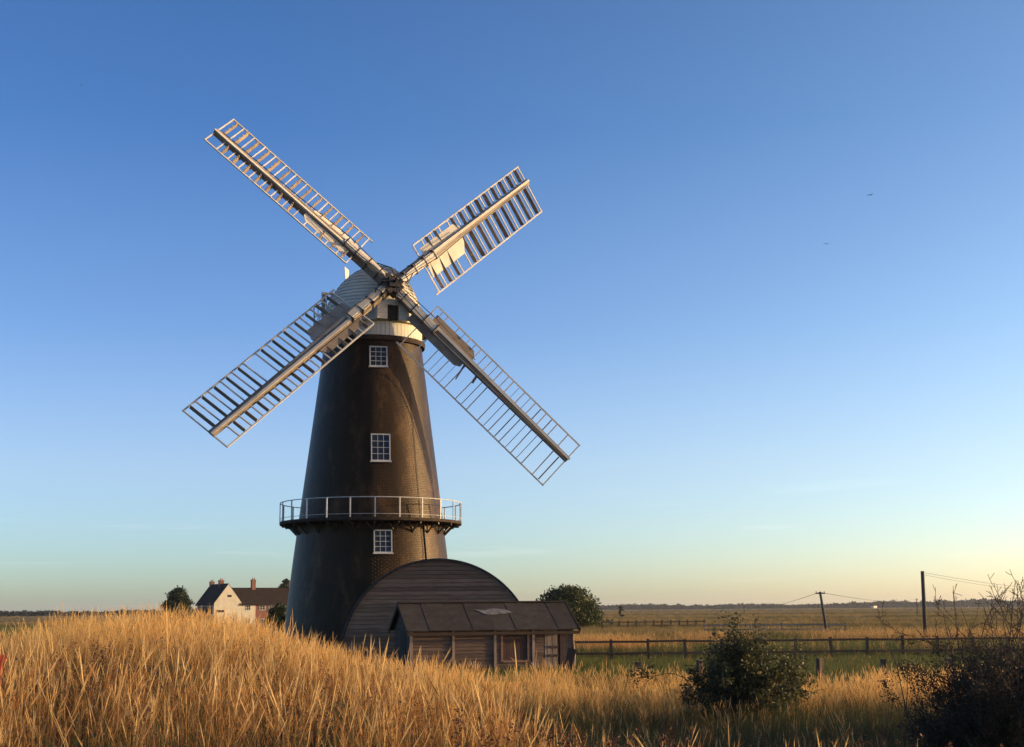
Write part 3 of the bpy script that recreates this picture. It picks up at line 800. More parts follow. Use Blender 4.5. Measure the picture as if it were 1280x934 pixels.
for sg in (0, 1):
    xe = -.35 if sg == 0 else GW + .35
    ze = EV - .35 * (RG - EV) / (GW / 2)
    p = [V(xe, -.02, ze), V(GW / 2, -.02, RG), V(GW / 2, GL + .2, RG), V(xe, GL + .2, ze)]
    if sg == 0: p = p[::-1]
    MB().prism([q + V(0, .14, .03) for q in p], V(0, 0, .16)).build('roof', M['slate'], house)
for ye in (-.3, WD + .3):
    ze = WE - .3 * (WR - WE) / (WD / 2)
    p = [V(GW - .4, ye, ze), V(WL + .2, ye, ze), V(WL + .2, WD / 2, WR), V(GW * .5, WD / 2, WR)]
    if ye > 0: p = p[::-1]
    MB().prism([q + V(0, 0, .03) for q in p], V(0, 0, .16)).build('roof', M['slate'], house)
MB().prism([V(WL - .05, .05, WE), V(WL - .05, WD - .05, WE), V(WL - .05, WD / 2, WR)], V(.04, 0, 0)).build('end_gable', M['brick'], house)


def chimney(x_, y_, z0, z1, s=.45):
    c = MB().box(x_ - s, x_ + s, y_ - s, y_ + s, z0, z1).box(x_ - s - .08, x_ + s + .08, y_ - s - .08, y_ + s + .08, z1 - .25, z1 - .1).build('chimney', M['brick'], house)
    for d in (-.18, .2): MB().tube([(x_ + d, y_, z1), (x_ + d, y_, z1 + .4)], [.13, .10], 8).build('chimney_pot', M['brick'], c)


chimney(GW / 2, GL - .6, RG - 1, zz_(726.5))
chimney(GW / 2, GL * .42, RG - 1, zz_(725.5), .5)
chimney(10.4 * k_, WD / 2, WR - .8, zz_(724.8), .45)
chimney(19.6 * k_, WD / 2, WR - .8, zz_(727.5), .45)


def hwin(x_, zc, wd=.95, ht=1.15):
    f = MB()
    for s_ in (-1, 1):
        f.box(x_ + s_ * wd / 2 - .06, x_ + s_ * wd / 2 + .06, -.07, .06, zc - ht / 2, zc + ht / 2)
        f.box(x_ - wd / 2 + .06, x_ + wd / 2 - .06, -.068, .058, zc + s_ * (ht / 2 - .06) - .06, zc + s_ * (ht / 2 - .06) + .06)
    W = f.build('window', M['frame'], house)
    MB().box(x_ - .04, x_ + .04, -.06, .0, zc - ht / 2 + .12, zc + ht / 2 - .12).box(x_ - wd / 2 + .06, x_ - .04, -.058, 0, zc - .03, zc + .03).box(x_ + .04, x_ + wd / 2 - .06, -.058, 0, zc - .03, zc + .03).build('glazing_bars', M['frame'], W)
    for s_ in (-1, 1):
        MB().box(min(x_ + s_ * .03, x_ + s_ * (wd / 2 - .05)), max(x_ + s_ * .03, x_ + s_ * (wd / 2 - .05)), -.02, .0, zc - ht / 2 + .1, zc + ht / 2 - .1).build('pane', M['glass'], W)


for x_, v_ in ((8.15, 760), (8.15, 776), (11.55, 760), (13.8, 760), (17.2, 760), (11.9, 777)):
    hwin(x_ * k_, zz_(v_), 1.0 if x_ < 10 else 1.25)
vt = MB().box(GW * .47, GW * .47 + .95, -.03, .04, zz_(746.8), zz_(744.2)).build('gable_vent', M['deck'], house)
# string course across the gable, lean-to along its dark side
MB().box(.02, GW - .02, -.05, .03, EV - .15, EV - .05).build('string_course', M['cream'], house)
lt = MB().prism([(-3.4, 1.5, -.5), (-.02, 1.5, -.5), (-.02, 1.5, EV - .6), (-3.4, 1.5, EV - 2.2)], (0, GL - 3.5, 0)).build('lean_to', M['tarwood'], house)
for i in range(4): MB().box(-3.1 + i * .8, -2.6 + i * .8, 1.46, 1.49, .6, 1.9).build('pane', M['glass'], lt)
p = at(275, 764.2, 270); g0 = height(p.x, p.y)
sg_ = thing('sign_board', 'small dark sign board on a post before the cream gable', 'sign', (p.x, p.y, g0))
MB().box(-.85, .85, -.03, .03, p.z - g0 - .22, p.z - g0 + .22).build('board', M['darkwood'], sg_)
MB().box(-.75, -.65, .032, .12, 0, p.z - g0 + .25).build('post', M['post'], sg_)
p = at(264.5, 770, 270); g0 = height(p.x, p.y)
nb = thing('notice_board', 'small white notice board at the dark corner of the farmhouse', 'sign', (p.x, p.y, g0))
MB().box(-.2, .2, -.02, .02, p.z - g0 - .35, p.z - g0 + .35).build('board', M['frame'], nb)
MB().box(-.04, .04, .022, .09, 0, p.z - g0 + .3).build('post', M['post'], nb)

# far white cottage in the treeline
p = at(1092.5, 757, 1900); g0 = 0
ct = thing('cottage', 'tiny white cottage against the far dark treeline', 'house', (p.x, p.y, 0), R(35))
MB().prism([(-3.6, -2.4, 0), (3.6, -2.4, 0), (3.6, 2.4, 0), (-3.6, 2.4, 0)], (0, 0, 3.2)).build('wall', M['frame'], ct)
MB().prism([(-3.8, -2.7, 3.1), (-3.8, 2.7, 3.1), (-3.8, 0, 5.4)][::-1], (7.6, 0, 0)).build('roof', M['slate'], ct)
MB().box(-1.6, -.8, -.4, .4, 4.6, 6.2).build('chimney', M['brick'], ct)


# ------------------------------------------------------------------ fences
def fence(name, label, pts, spacing, hgt, rails, m, pw=.06, rh=.05, post_extra=.08, sunk=.1):
    """post and rail fence along a polyline of ground points; every post and rail its own part"""
    A = Vector(pts[0]); B = Vector(pts[1]); Lf = (B - A).length; d = (B - A).normalized()
    t = thing(name, label, 'fence', A, 0)
    n_ = max(1, int(round(Lf / spacing)))
    pme = MB().obox((0, 0, (hgt + post_extra - sunk) / 2), d * pw, V(-d.y, d.x, 0) * pw, V(0, 0, (hgt + post_extra + sunk) / 2)).mesh('post', m)
    rme = {}
    rg = random.Random(len(label))
    hts = [height(*(A + d * (Lf * i / n_)).xy) - A.z for i in range(n_ + 1)]
    for i in range(n_ + 1):
        o = put('post', pme, t, d * (Lf * i / n_) + V(0, 0, hts[i] + rg.uniform(-.03, .03)))
        o.rotation_euler = (rg.uniform(-.03, .03), rg.uniform(-.03, .03), 0)
    off = V(d.y, -d.x, 0) * (pw + .022)
    for i in range(n_):
        for z in rails:
            p0 = d * (Lf * i / n_ + .005) + V(0, 0, hts[i] + z + rg.uniform(-.02, .02)) + off; p1 = d * (Lf * (i + 1) / n_ - .005) + V(0, 0, hts[i + 1] + z + rg.uniform(-.02, .02)) + off
            MB().beam(p0, p1, (0, 0, 1), rh, .02).build('rail', m, t)
    return t


def gp(u, Y): q = at(u, 760, Y); return V(q.x, Y, float(height(q.x, Y)))


fence('paddock_fence', 'brown two-rail paddock fence crossing the green behind the low shed', [gp(716, 67), gp(1300, 70)], 1.85, 1.02, (.42, .98), M['post'])
fence('paling_fence', 'dark brown close-posted fence far off beside the round tree', [gp(752, 175), gp(880, 178)], 1.1, 1.0, (.35, .85), M['post'], .09, .08)
fence('bridge_rail', 'pale wooden railing across the marsh by the leaning pole', [gp(880, 140), gp(1056, 136)], 1.6, .95, (.40, .85), M['pboard'], .06, .07)
for i, (u, dv) in enumerate(((795, .0), (872, .02), (1021, .05), (1100, .03), (1182, .0))):
    Y = 43 + .3 * i
    g_ = gp(u, Y)
    lab = ['short grey stump post just right of the low shed', 'short stump post between the shed and the leafy bush', 'short stump post at the right edge of the leafy bush',
           'short stump post in the gold grass below the tall telegraph pole', 'short stump post beside the bare shrub on the right'][i]
    o = thing('stump_post', lab, 'post', g_, rng.uniform(0, 1), 'short posts along the edge of the gold grass')
    MB().beam((0, 0, -.1), (.02, .01, .86 + dv), (1, 0, 0), .09, .08, .075, .07).build('post', M['post'], o)
    MB().prism([(-.09, -.085, .862 + dv), (.11, -.085, .862 + dv), (.10, .09, .862 + dv), (-.08, .09, .862 + dv)], (.01, 0, .03)).build('post_top', M['post'], o)

# ------------------------------------------------------------------ telegraph poles and wires
def tpole(label, foot, top, r0, r1, arm=True):
    t = thing('telegraph_pole', label, 'pole', foot, 0, 'telegraph poles on the marsh')
    d = Vector(top) - Vector(foot)
    MB().tube([V(0, 0, -.3), d * .5, d], [r0, (r0 + r1) / 2, r1], 9).build('pole', M['pole'], t)
    if arm:
        MB().beam(d * .965 + V(-.45, 0, 0), d * .965 + V(.45, 0, 0), (0, 0, 1), .05, .05).build('crossarm', M['pole'], t)
        for s_ in (-.38, .38): MB().tube([d * .965 + V(s_, 0, .05), d * .965 + V(s_, 0, .2)], .04, 6).build('insulator', M['iron'], t)
    return t


f1, t1 = at(1034.5, 793, 130), at(1025, 740, 131)
f1.z = height(f1.x, f1.y)
tpole('leaning telegraph pole with a crossarm standing left of the taller pole', f1, t1, .14, .11)
f2, t2 = at(1157, 797, 110), at(1153, 714, 110)
f2.z = height(f2.x, f2.y)
tpole('tall dark telegraph pole standing behind the paddock fence on the right', f2, t2, .17, .14, False)
MB_ = bpy.data.objects[-1] if False else None
f3 = V(*at(930, 762, 520).xy, 0); t3 = at(930, 757.4, 520); tpole('small distant telegraph pole above the leafy bush', f3, t3, .16, .12)
f4 = V(*at(1146, 760, 420).xy, 0); t4 = at(1146, 748.5, 420); tpole('small distant telegraph pole just left of the tall pole', f4, t4, .16, .12)
f5 = V(*at(1420, 760, 210).xy, 0); t5 = at(1420, 735, 210); tpole('telegraph pole beyond the right edge of the view', f5, t5, .16, .12)


def wire(label, a, b, sag, r):
    pts = []
    for i in range(25):
        t = i / 24; q = Vector(a).lerp(Vector(b), t); q.z -= sag * 4 * t * (1 - t); pts.append(q - Vector(a))
    o = MB().tube(pts, r, 4, False).build('wire', M['iron'], None, a)
    tag(o, label, 'wire', 'overhead wires between the telegraph poles')


wire('thin wire running left from the leaning pole to the horizon', t1 + V(-.1, 0, -.05), t3 + V(0, 0, .1), 1.2, .022)
wire('thin wire running right from the leaning pole behind the tall pole', t1 + V(.1, 0, -.05), t4 + V(0, 0, .1), .9, .022)
wire('upper thin wire running right from the tall pole', t2 + V(0, 0, -.1), t5 + V(0, 0, .0), .9, .014)
wire('lower thin wire running right from the tall pole', t2 + V(0, 0, -.28), t5 + V(0, 0, -.25), 1.0, .012)

# ------------------------------------------------------------------ foliage
def leaf_quads(pts, size, rg, asp=.6, sizevar=.4, flat=0.0):
    n_ = len(pts)
    a = rg.normal(size=(n_, 3)); a[:, 2] *= (1 - flat); a /= np.linalg.norm(a, axis=1, keepdims=True)
    b = rg.normal(size=(n_, 3)); b -= (b * a).sum(1, keepdims=True) * a; b /= np.linalg.norm(b, axis=1, keepdims=True)
    s = size * (1 + sizevar * rg.uniform(-1, 1, (n_, 1)))
    u = a * s * .5; v = b * s * .5 * asp
    c = a * 0
    nn = np.cross(a, b) * s * .12
    # pointed leaf: four corners, slightly folded
    return np.stack([pts - u, pts + v + nn, pts + u, pts - v + nn], 1)


def blob_points(blobs, n_, rg, shell=.55):
    B = np.array(blobs, float); vol = B[:, 3] * B[:, 4] * B[:, 5]; vol = vol ** .75
    idx = rg.choice(len(B), n_, p=vol / vol.sum())
    d = rg.normal(size=(n_, 3)); d /= np.linalg.norm(d, axis=1, keepdims=True)
    r_ = (shell + (1 - shell) * rg.random((n_, 1))) ** .8
    r_ *= 1 + .16 * rg.normal(size=(n_, 1))
    return B[idx, :3] + d * r_ * B[idx, 3:]


def crown_blobs(w_, h_, z0, n_, rg, dome=False, lean=0):
    """clumps through an uneven crown w wide and h high"""
    out = []
    for i in range(n_):
        t = rg.random() ** .8; a = rg.uniform(0, 2 * math.pi)
        prof_ = math.sqrt(max(0, 1 - (t * .97) ** 2.2)) if dome else math.sin(math.pi * min(1, (.16 + .84 * t)) * .93) ** .7
        rr_ = w_ / 2 * prof_ * rg.uniform(.35, .86)
        s = w_ * rg.uniform(.10, .19)
        out.append((math.cos(a) * rr_ + lean * t, math.sin(a) * rr_, z0 + h_ * t * .9 + .05 * h_, s, s, s * rg.uniform(.6, .9)))
    return out


def tree(name, label, cat, loc, w_, h_, z0, n_blob, n_leaf, size, m, seed, group=None, lean=0, trunk_r=.2, nl=6, dome=True):
    rg = np.random.default_rng(seed)
    t = thing(name, label, cat, loc, 0, group)
    bl = crown_blobs(w_, h_, z0, n_blob, rg, dome, lean)
    pts = blob_points(bl, n_leaf, rg); pts = pts[pts[:, 2] > .02]
    tint = np.clip(rg.normal(.45, .22, len(pts)), 0, 1)
    put('crown', fastmesh('crown', leaf_quads(pts, size, rg), 4, m, tint), t)
    tm = MB(); zt = z0 + h_ * .55
    tm.tube([V(0, 0, -.2), V(.05 * w_ * .2, 0, zt * .5), V(lean * .5, 0, zt)], [trunk_r, trunk_r * .75, trunk_r * .4], 8)
    tm.build('trunk', M['bark'], t)
    lm = MB()
    for b in bl[:nl]:
        p0 = V(0, 0, zt * rg.uniform(.35, .8)); p1 = Vector(b[:3]); mid = p0.lerp(p1, .5) + V(0, 0, -.06 * h_)
        lm.tube([p0, mid, p1], [trunk_r * .45, trunk_r * .3, trunk_r * .12], 5)
    lm.build('limbs', M['bark'], t)
    return t


p = at(221, 772, 290); g0 = float(height(p.x, p.y))
tree('evergreen_tree', 'dense dark round evergreen tree left of the farmhouse', 'tree', (p.x, p.y, g0), 44 * 290 / 1700, at(221, 736, 290).z - g0, 0.0, 60, 9000, .42, M['conifer'], 3, trunk_r=.3)
p = at(714, 782, 190); g0 = 0
tree('broad_tree', 'broad round bushy tree behind the right end of the low shed', 'tree', (p.x, p.y, 0), 94 * 190 / 1700, at(714, 733, 190).z * .89, 0.0, 95, 16000, .34, M['tree_leaf'], 5, trunk_r=.35, lean=-.6)
p = at(349, 775, 140); g0 = float(height(p.x, p.y))
tree('hedge_bush', 'dark rounded bush beside the foot of the windmill', 'bush', (p.x, p.y, g0), 3.6, at(349, 757, 140).z - g0, 0.0, 30, 4000, .22, M['conifer'], 8, trunk_r=.1)
p = at(358, 735, 330); g0 = float(height(p.x, p.y))
tree('garden_tree', 'dark tree top showing above the farmhouse roof by the windmill', 'tree', (p.x, p.y, g0), 4.0, at(356, 722, 330).z - g0 - 2.5, 2.5, 45, 4000, .35, M['conifer'], 9, trunk_r=.25)
for i, (u, dY, w_, h_) in enumerate(((346, 262, 3.6, 2.4), (239, 284, 5, 2.6))):
    p = at(u, 780, dY); g0 = float(height(p.x, p.y))
    tree('garden_bush', ['low dark bush below the red brick wing of the farmhouse', 'low dark bush between the evergreen tree and farmhouse'][i], 'bush', (p.x, p.y, g0), w_, h_, 0, 24, 3000, .3, M['conifer'], 20 + i, trunk_r=.1)
p = at(776, 762, 420)
tree('lone_bush', 'tiny lone bush on the pale marsh near the horizon', 'bush', (p.x, p.y, 0), 2.2, 3.2, 0, 12, 700, .35, M['conifer'], 31, trunk_r=.1)


def treeline(name, label, pts, hfun, n_leaf, size, m, seed, thick):
    """far belt of trees that reads as one mass"""
    rg = np.random.default_rng(seed)
    bl = []
    for (x0, y0), (x1, y1) in zip(pts[:-1], pts[1:]):
        Ls = math.hypot(x1 - x0, y1 - y0); n_ = int(Ls / thick * 1.6)
        for i in range(n_):
            t = i / n_; xx = x0 + (x1 - x0) * t; yy = y0 + (y1 - y0) * t + rg.uniform(-1, 1) * thick
            h_ = hfun(xx, yy) * rg.uniform(.72, 1.12)
            bl.append((xx + rg.uniform(-.4, .4) * thick, yy, h_ * .48, thick * rg.uniform(.7, 1.5), thick * .8, h_ * .52))
    P = blob_points(bl, n_leaf, rg, .3); P[:, 2] = np.maximum(P[:, 2], .3)
    tint = np.clip(rg.normal(.45, .22, len(P)), 0, 1)
    o = put(name, fastmesh(name, leaf_quads(P, size, rg, .8), 4, m, tint))
    tag(o, label, 'trees', kind='stuff')


def px_x(u, Y): return at(u, 760, Y).x


treeline('far_wood', 'long low belt of far trees along the right horizon', [(px_x(600, 2300), 2300), (px_x(1000, 2250), 2250), (px_x(1460, 2100), 2100)],
         lambda xx, yy: 7.5 + 3.0 * float(sstep(px_x(1040, 2250), px_x(1110, 2250), xx)) + .8 * math.sin(xx * .011) + .8 * math.sin(xx * .037), 46000, 3.4, M['wood_far'], 41, 7.0)
treeline('far_ridge_wood', 'dark belt of far scrub on the left horizon', [(px_x(-200, 1150), 1150), (px_x(100, 1100), 1100), (px_x(330, 1150), 1150)],
         lambda xx, yy: 4.2 + .5 * math.sin(xx * .021) + .4 * math.sin(xx * .06) - 1.4 * float(sstep(px_x(150, 1100), px_x(215, 1100), xx)), 20000, 2.0, M['wood_far'], 43, 4.5)

# shrubs with real branches; leaves hang on the outer twigs
def branch_set(rg, stems, depth, spread, nchild, shrink, wander, up):
    """returns list of (points, radii, level)"""
    out = []

    def grow(p, d, L, r, lev):
        pts = [p.copy()]; n_ = 5
        for i in range(n_):
            d = (d + V(*(rg.normal(size=3) * wander)) + V(0, 0, up)).normalized()
            p = p + d * (L / n_); pts.append(p.copy())
        out.append((pts, [r * (1 - .75 * i / n_) for i in range(n_ + 1)], lev))
        if lev < depth:
            for k in range(nchild[lev]):
                t = rg.uniform(.25, 1.0); q = pts[min(n_, int(t * n_))]
                dd = (d + V(*(rg.normal(size=3) * spread))).normalized()
                grow(q.copy(), dd, L * shrink * rg.uniform(.6, 1.2), r * .5, lev + 1)
    for p, d, L, r in stems: grow(Vector(p), Vector(d).normalized(), L, r, 0)
    return out


def shrub(name, label, loc, stems, depth, nchild, leaf_n, leaf_size, leaf_m, seed, spread=.8, shrink=.55, wander=.16, up=.02, zmax_leaf=99, leaf_lev=1, jit=.06, group=None, rmin=.004):
    rg = np.random.default_rng(seed)
    t = thing(name, label, 'bush', loc, 0, group)
    br = branch_set(rg, stems, depth, spread, nchild, shrink, wander, up)
    sm, tw = MB(), MB()
    tips = []
    for pts, rad, lev in br:
        (sm if lev == 0 else tw).tube(pts, [max(r_, rmin) for r_ in rad], 5 if lev == 0 else 3, False)
        if lev >= leaf_lev: tips += [p for p in pts[1:]] + [pts[i].lerp(pts[i + 1], .5) for i in range(1, len(pts) - 1)]
    sm.build('stems', M['bark'], t); tw.build('twigs', M['twig'], t)
    if leaf_n:
        T = np.array([tuple(p) for p in tips]); T = T[T[:, 2] < zmax_leaf]
        idx = rg.integers(0, len(T), leaf_n); P = T[idx] + rg.normal(size=(leaf_n, 3)) * jit
        P = P[P[:, 2] > -.05]
        tint = np.clip(rg.normal(.42, .2, len(P)), 0, .93)
        tint[rg.random(len(P)) < .004] = 1
        put('leaves', fastmesh('leaves', leaf_quads(P, leaf_size, rg, .65), 4, leaf_m, tint), t)
    return t


BY = 30.0
bc = at(928, 890, BY); bz = float(height(bc.x, BY))
rg0 = np.random.default_rng(5)
stems = []
for i in range(22):
    a = rg0.uniform(0, 2 * math.pi); s_ = rg0.uniform(.05, .85)
    L_ = rg0.uniform(1.5, 2.12) * (1 - .12 * s_)
    stems.append(((math.cos(a) * .3, math.sin(a) * .3, 0), (math.cos(a) * s_, math.sin(a) * s_, 1), L_, .022))
stems += [((.0, 0, .2), (.12, 0, 1), 1.95, .025), ((-.2, 0, .2), (-.85, -.1, .75), 1.0, .02), ((-.1, 0, .3), (-1, -.1, .62), .9, .02), ((.2, 0, .1), (.95, 0, .6), 1.45, .02), ((.2, 0, .1), (.8, .2, .85), 1.6, .02)]
shrub('leafy_bush', 'dark leafy bush standing in the gold grass right of the shed', (bc.x, BY, bz), stems, 3, [5, 4, 3], 19000, .064, M['leaf'], 6, .75, .48, .15, .03, leaf_lev=1, jit=.06)

SY = 17.0
for i, (u, w0, n_, hh, lab) in enumerate(((1252, .6, 46, 2.55, 'tall bare twiggy shrub at the right edge of the picture'), (1297, .8, 50, 2.7, 'dense bare shrub cut off by the right edge of the picture'), (1200, .35, 22, .95, 'low spreading bare shrub left of the tall twiggy shrub'))):
    Y = SY + (0, .8, -.8)[i]
    q = at(u, 900, Y); q.z = float(height(q.x, Y)) - .05
    rg0 = np.random.default_rng(50 + i); stems = []
    for k in range(n_):
        a = rg0.uniform(0, 2 * math.pi); r_ = rg0.uniform(0, w0); s_ = abs(rg0.normal(.0, .30 if i < 2 else .42))
        stems.append(((math.cos(a) * r_, math.sin(a) * r_, 0), (math.cos(a) * s_, math.sin(a) * s_, 1), hh * rg0.uniform(.6, 1.12) / (1 + 1.1 * s_ * s_), .014))
    shrub('bare_shrub', lab, q, stems, 3, [7, 4, 3], 60000 if i < 2 else 9000, .027, M['scrub'], 60 + i, .55, .34, .15, .04, zmax_leaf=2.3 - 1.3 * (i == 2), leaf_lev=1, jit=.05, group='bare shrubs at the right edge', rmin=.0036)
for i, (x_, y_, h_, w_) in enumerate(((11.3, 17.5, 2.9, 3.2), (13.0, 20.5, 3.2, 3.6), (14.4, 23.0, 3.3, 3.8), (15.2, 25.4, 3.3, 3.4), (16.0, 27.4, 3.2, 3.2))):  # unseen bushes, added to throw shade over the foreground dip
    tree('shade_bush', 'dense unseen bush added beyond the right edge to shade the dip', 'bush', (x_, y_, float(height(x_, y_))), w_, h_, .0, 40, 5000, .16, M['leaf'], 90 + i, 'unseen bushes added on the right to shade the dip', trunk_r=.08)

# ------------------------------------------------------------------ grass
protos = bpy.data.collections.new('grass_sources')


def blade_strip(rg, base, az, lean, L, w_, seg=3, curve=.5, face=None):
    """flat curved blade: list of quads"""
    d = V(math.cos(az), math.sin(az), 0); s = V(-d.y, d.x, 0) if face is None else V(math.cos(face), math.sin(face), 0)
    pts = []
    for i in range(seg + 1):
        t = i / seg; b = lean * t + curve * lean * t * t
        pts.append(Vector(base) + d * (L * b * t) + V(0, 0, L * t * (1 - .35 * b * b)))
    qs = []
    for i in range(seg):
        w0 = w_ * (1 - (i / seg) ** 2 * .8) / 2; w1 = w_ * (1 - ((i + 1) / seg) ** 2 * .8) / 2
        qs.append((pts[i] - s * w0, pts[i] + s * w0, pts[i + 1] + s * w1, pts[i + 1] - s * w1))
    return qs, pts


def clump(name, kind, seed):
    rg = random.Random(seed); Q = []; T = []
    if kind in ('straw', 'gold'):
        ns_, rad = 10, .17
        waz = rg.uniform(-.4, .4)
        for _ in range(ns_):
            a = rg.uniform(0, 6.28); r_ = rad * math.sqrt(rg.random()); L = rg.uniform(.62, 1.08)
            pale = rg.random() < (.26 if kind == 'straw' else .55); tint = min(1, max(0, rg.gauss(.88, .12) if pale else rg.gauss(.36, .15))); L *= 1.08 if pale else .95
            q, p = blade_strip(rg, (math.cos(a) * r_, math.sin(a) * r_, -.03), math.pi + rg.gauss(0, 1.0), rg.uniform(.01, .13), L, rg.uniform(.0042, .0062) if pale else rg.uniform(.0028, .0042), 3, 1.0, rg.uniform(0, 3.14))
            Q += q; T += [tint] * len(q)
            # feathery head: two crossed spindles and a few stray bristles
            top = p[-1]; d = (p[-1] - p[-2]).normalized(); hl_ = rg.uniform(.20, .36) if pale else rg.uniform(.1, .2); hw = rg.uniform(.0036, .0060) if pale else rg.uniform(.0026, .0042)
            for k in range(2):
                s = V(math.cos(k * 1.57 + a), math.sin(k * 1.57 + a), 0) * hw; dr = d + V(-.12 * rg.random(), 0, -.02)
                Q.append((top - d * hl_ * .35, top + dr * hl_ * .25 + s, top + dr * hl_ * .8, top + dr * hl_ * .25 - s)); T.append(min(1, tint + .12))
            for k in range(2):
                b0 = rg.uniform(0, 6.28); bs = V(math.cos(b0), math.sin(b0), .8) * .05; o_ = top + d * hl_ * rg.uniform(-.2, .4)
                Q.append((o_, o_ + bs * .5 + V(.003, 0, 0), o_ + bs, o_ + bs * .5 - V(.003, 0, 0))); T.append(min(1, tint + .1))
        for _ in range(9):
            a = rg.uniform(0, 6.28); r_ = rad * math.sqrt(rg.random())
            q, p = blade_strip(rg, (math.cos(a) * r_, math.sin(a) * r_, -.03), rg.uniform(0, 6.28), rg.uniform(.03, .30), rg.uniform(.35, .75), rg.uniform(.003, .005), 3, 1.0)
            Q += q; T += [min(1, max(0, rg.gauss(.20, .14)))] * len(q)
    elif kind == 'under':
        for _ in range(24):
            a = rg.uniform(0, 6.28); r_ = .2 * math.sqrt(rg.random())
            q, p = blade_strip(rg, (math.cos(a) * r_, math.sin(a) * r_, -.03), rg.uniform(0, 6.28), rg.uniform(.1, .8), rg.uniform(.22, .6), rg.uniform(.004, .008), 3, 1.0)
            Q += q; T += [rg.random()] * len(q)
    elif kind == 'green':
        for _ in range(22):
            a = rg.uniform(0, 6.28); r_ = .2 * math.sqrt(rg.random())
            q, p = blade_strip(rg, (math.cos(a) * r_, math.sin(a) * r_, -.03), rg.uniform(0, 6.28), rg.uniform(.05, .5), rg.uniform(.35, .85), rg.uniform(.005, .009), 3, 1.0)
            Q += q; T += [rg.random()] * len(q)
    elif kind in ('marsh', 'rush', 'turf'):
        wide = 1.3 if kind != 'turf' else 1.1
        for _ in range(46 if kind != 'turf' else 60):
            a = rg.uniform(0, 6.28); r_ = wide * math.sqrt(rg.random())
            q, p = blade_strip(rg, (math.cos(a) * r_, math.sin(a) * r_, -.03), rg.uniform(0, 6.28), rg.uniform(.05, .5), rg.uniform(.45, 1.0), rg.uniform(.03, .06), 2, 1.0, rg.uniform(0, 3.14))
            Q += q; T += [min(1, max(0, rg.gauss(.5, .2)))] * len(q)
    elif kind == 'dock':
        for _ in range(5):
            a = rg.uniform(0, 6.28); r_ = .12 * rg.random()
            q, p = blade_strip(rg, (math.cos(a) * r_, math.sin(a) * r_, 0), rg.uniform(0, 6.28), rg.uniform(.05, .3), rg.uniform(.6, .95), .009, 3, 1.0)
            Q += q; T += [.5] * len(q)
            for k in range(46):
                t = rg.uniform(.4, 1); o_ = p[1].lerp(p[3], (t - .33) / .67) if t > .33 else p[1]
                c = o_ + V(rg.gauss(0, .016), rg.gauss(0, .016), rg.gauss(0, .01)); s = .011
                u = V(rg.gauss(0, 1), rg.gauss(0, 1), rg.gauss(0, 1)).normalized() * s; v = V(rg.gauss(0, 1), rg.gauss(0, 1), rg.gauss(0, 1)).normalized() * s
                Q.append((c - u, c + v, c + u, c - v)); T.append(rg.random())
            for k in range(5):
                b0 = rg.uniform(0, 6.28); d = V(math.cos(b0), math.sin(b0), .5) * rg.uniform(.06, .14); o_ = p[0].lerp(p[2], rg.random()); s = V(-d.y, d.x, 0) * .25
                Q.append((o_, o_ + d * .5 + s, o_ + d, o_ + d * .5 - s)); T.append(rg.random())
    arr = np.array([[tuple(c) for c in q] for q in Q])
    me = fastmesh(name, arr, 4, M[kind], T)
    o = bpy.data.objects.new(name, me); return o


def scatter(name, label, pts, scl, kinds, nvar, seed, tiltamt=.12, flatten=1.0):
    rg = np.random.default_rng(seed)
    col = bpy.data.collections.new(name + '_sources')
    ii = 0
    for kd in kinds:
        for v_ in range(nvar):
            o = clump('%s_%s_%02d' % (name, kd, ii), kd, seed * 100 + ii); col.objects.link(o); ii += 1
    n_ = len(pts)
    me = bpy.data.meshes.new(name); me.vertices.add(n_); me.vertices.foreach_set('co', np.asarray(pts, np.float32).ravel())
    rot = np.stack([rg.normal(0, tiltamt, n_), rg.normal(-.06, tiltamt, n_), rg.uniform(0, 2 * math.pi, n_)], 1)
    # keep the lean downwind: spin about z first, then tilt
    a = me.attributes.new('rot', 'FLOAT_VECTOR', 'POINT'); a.data.foreach_set('vector', rot.astype(np.float32).ravel())
    a = me.attributes.new('scl', 'FLOAT_VECTOR', 'POINT'); s3 = np.stack([scl, scl, scl * flatten], 1); a.data.foreach_set('vector', s3.astype(np.float32).ravel())
    a = me.attributes.new('pick', 'INT', 'POINT'); a.data.foreach_set('value', rg.integers(0, ii, n_).astype(np.int32))
    o = put(name, me)
    g = bpy.data.node_groups.new(name + '_scatter', 'GeometryNodeTree')
    g.interface.new_socket('Geometry', in_out='INPUT', socket_type='NodeSocketGeometry'); g.interface.new_socket('Geometry', in_out='OUTPUT', socket_type='NodeSocketGeometry')
    gi = g.nodes.new('NodeGroupInput'); go = g.nodes.new('NodeGroupOutput'); iop = g.nodes.new('GeometryNodeInstanceOnPoints')
    ci = g.nodes.new('GeometryNodeCollectionInfo'); ci.inputs['Collection'].default_value = col; ci.inputs['Separate Children'].default_value = True; ci.inputs['Reset Children'].default_value = True
    def named(nm, ty):
        q = g.nodes.new('GeometryNodeInputNamedAttribute'); q.data_type = ty; q.inputs['Name'].default_value = nm; return q.outputs['Attribute']
    L = g.links
    L.new(gi.outputs[0], iop.inputs['Points']); L.new(ci.outputs[0], iop.inputs['Instance']); iop.inputs['Pick Instance'].default_value = True
    L.new(named('pick', 'INT'), iop.inputs['Instance Index']); L.new(named('rot', 'FLOAT_VECTOR'), iop.inputs['Rotation']); L.new(named('scl', 'FLOAT_VECTOR'), iop.inputs['Scale'])
    L.new(iop.outputs[0], go.inputs[0])
    md = o.modifiers.new('scatter', 'NODES'); md.node_group = g
    tag(o, label, 'grass', kind='stuff')
    return o


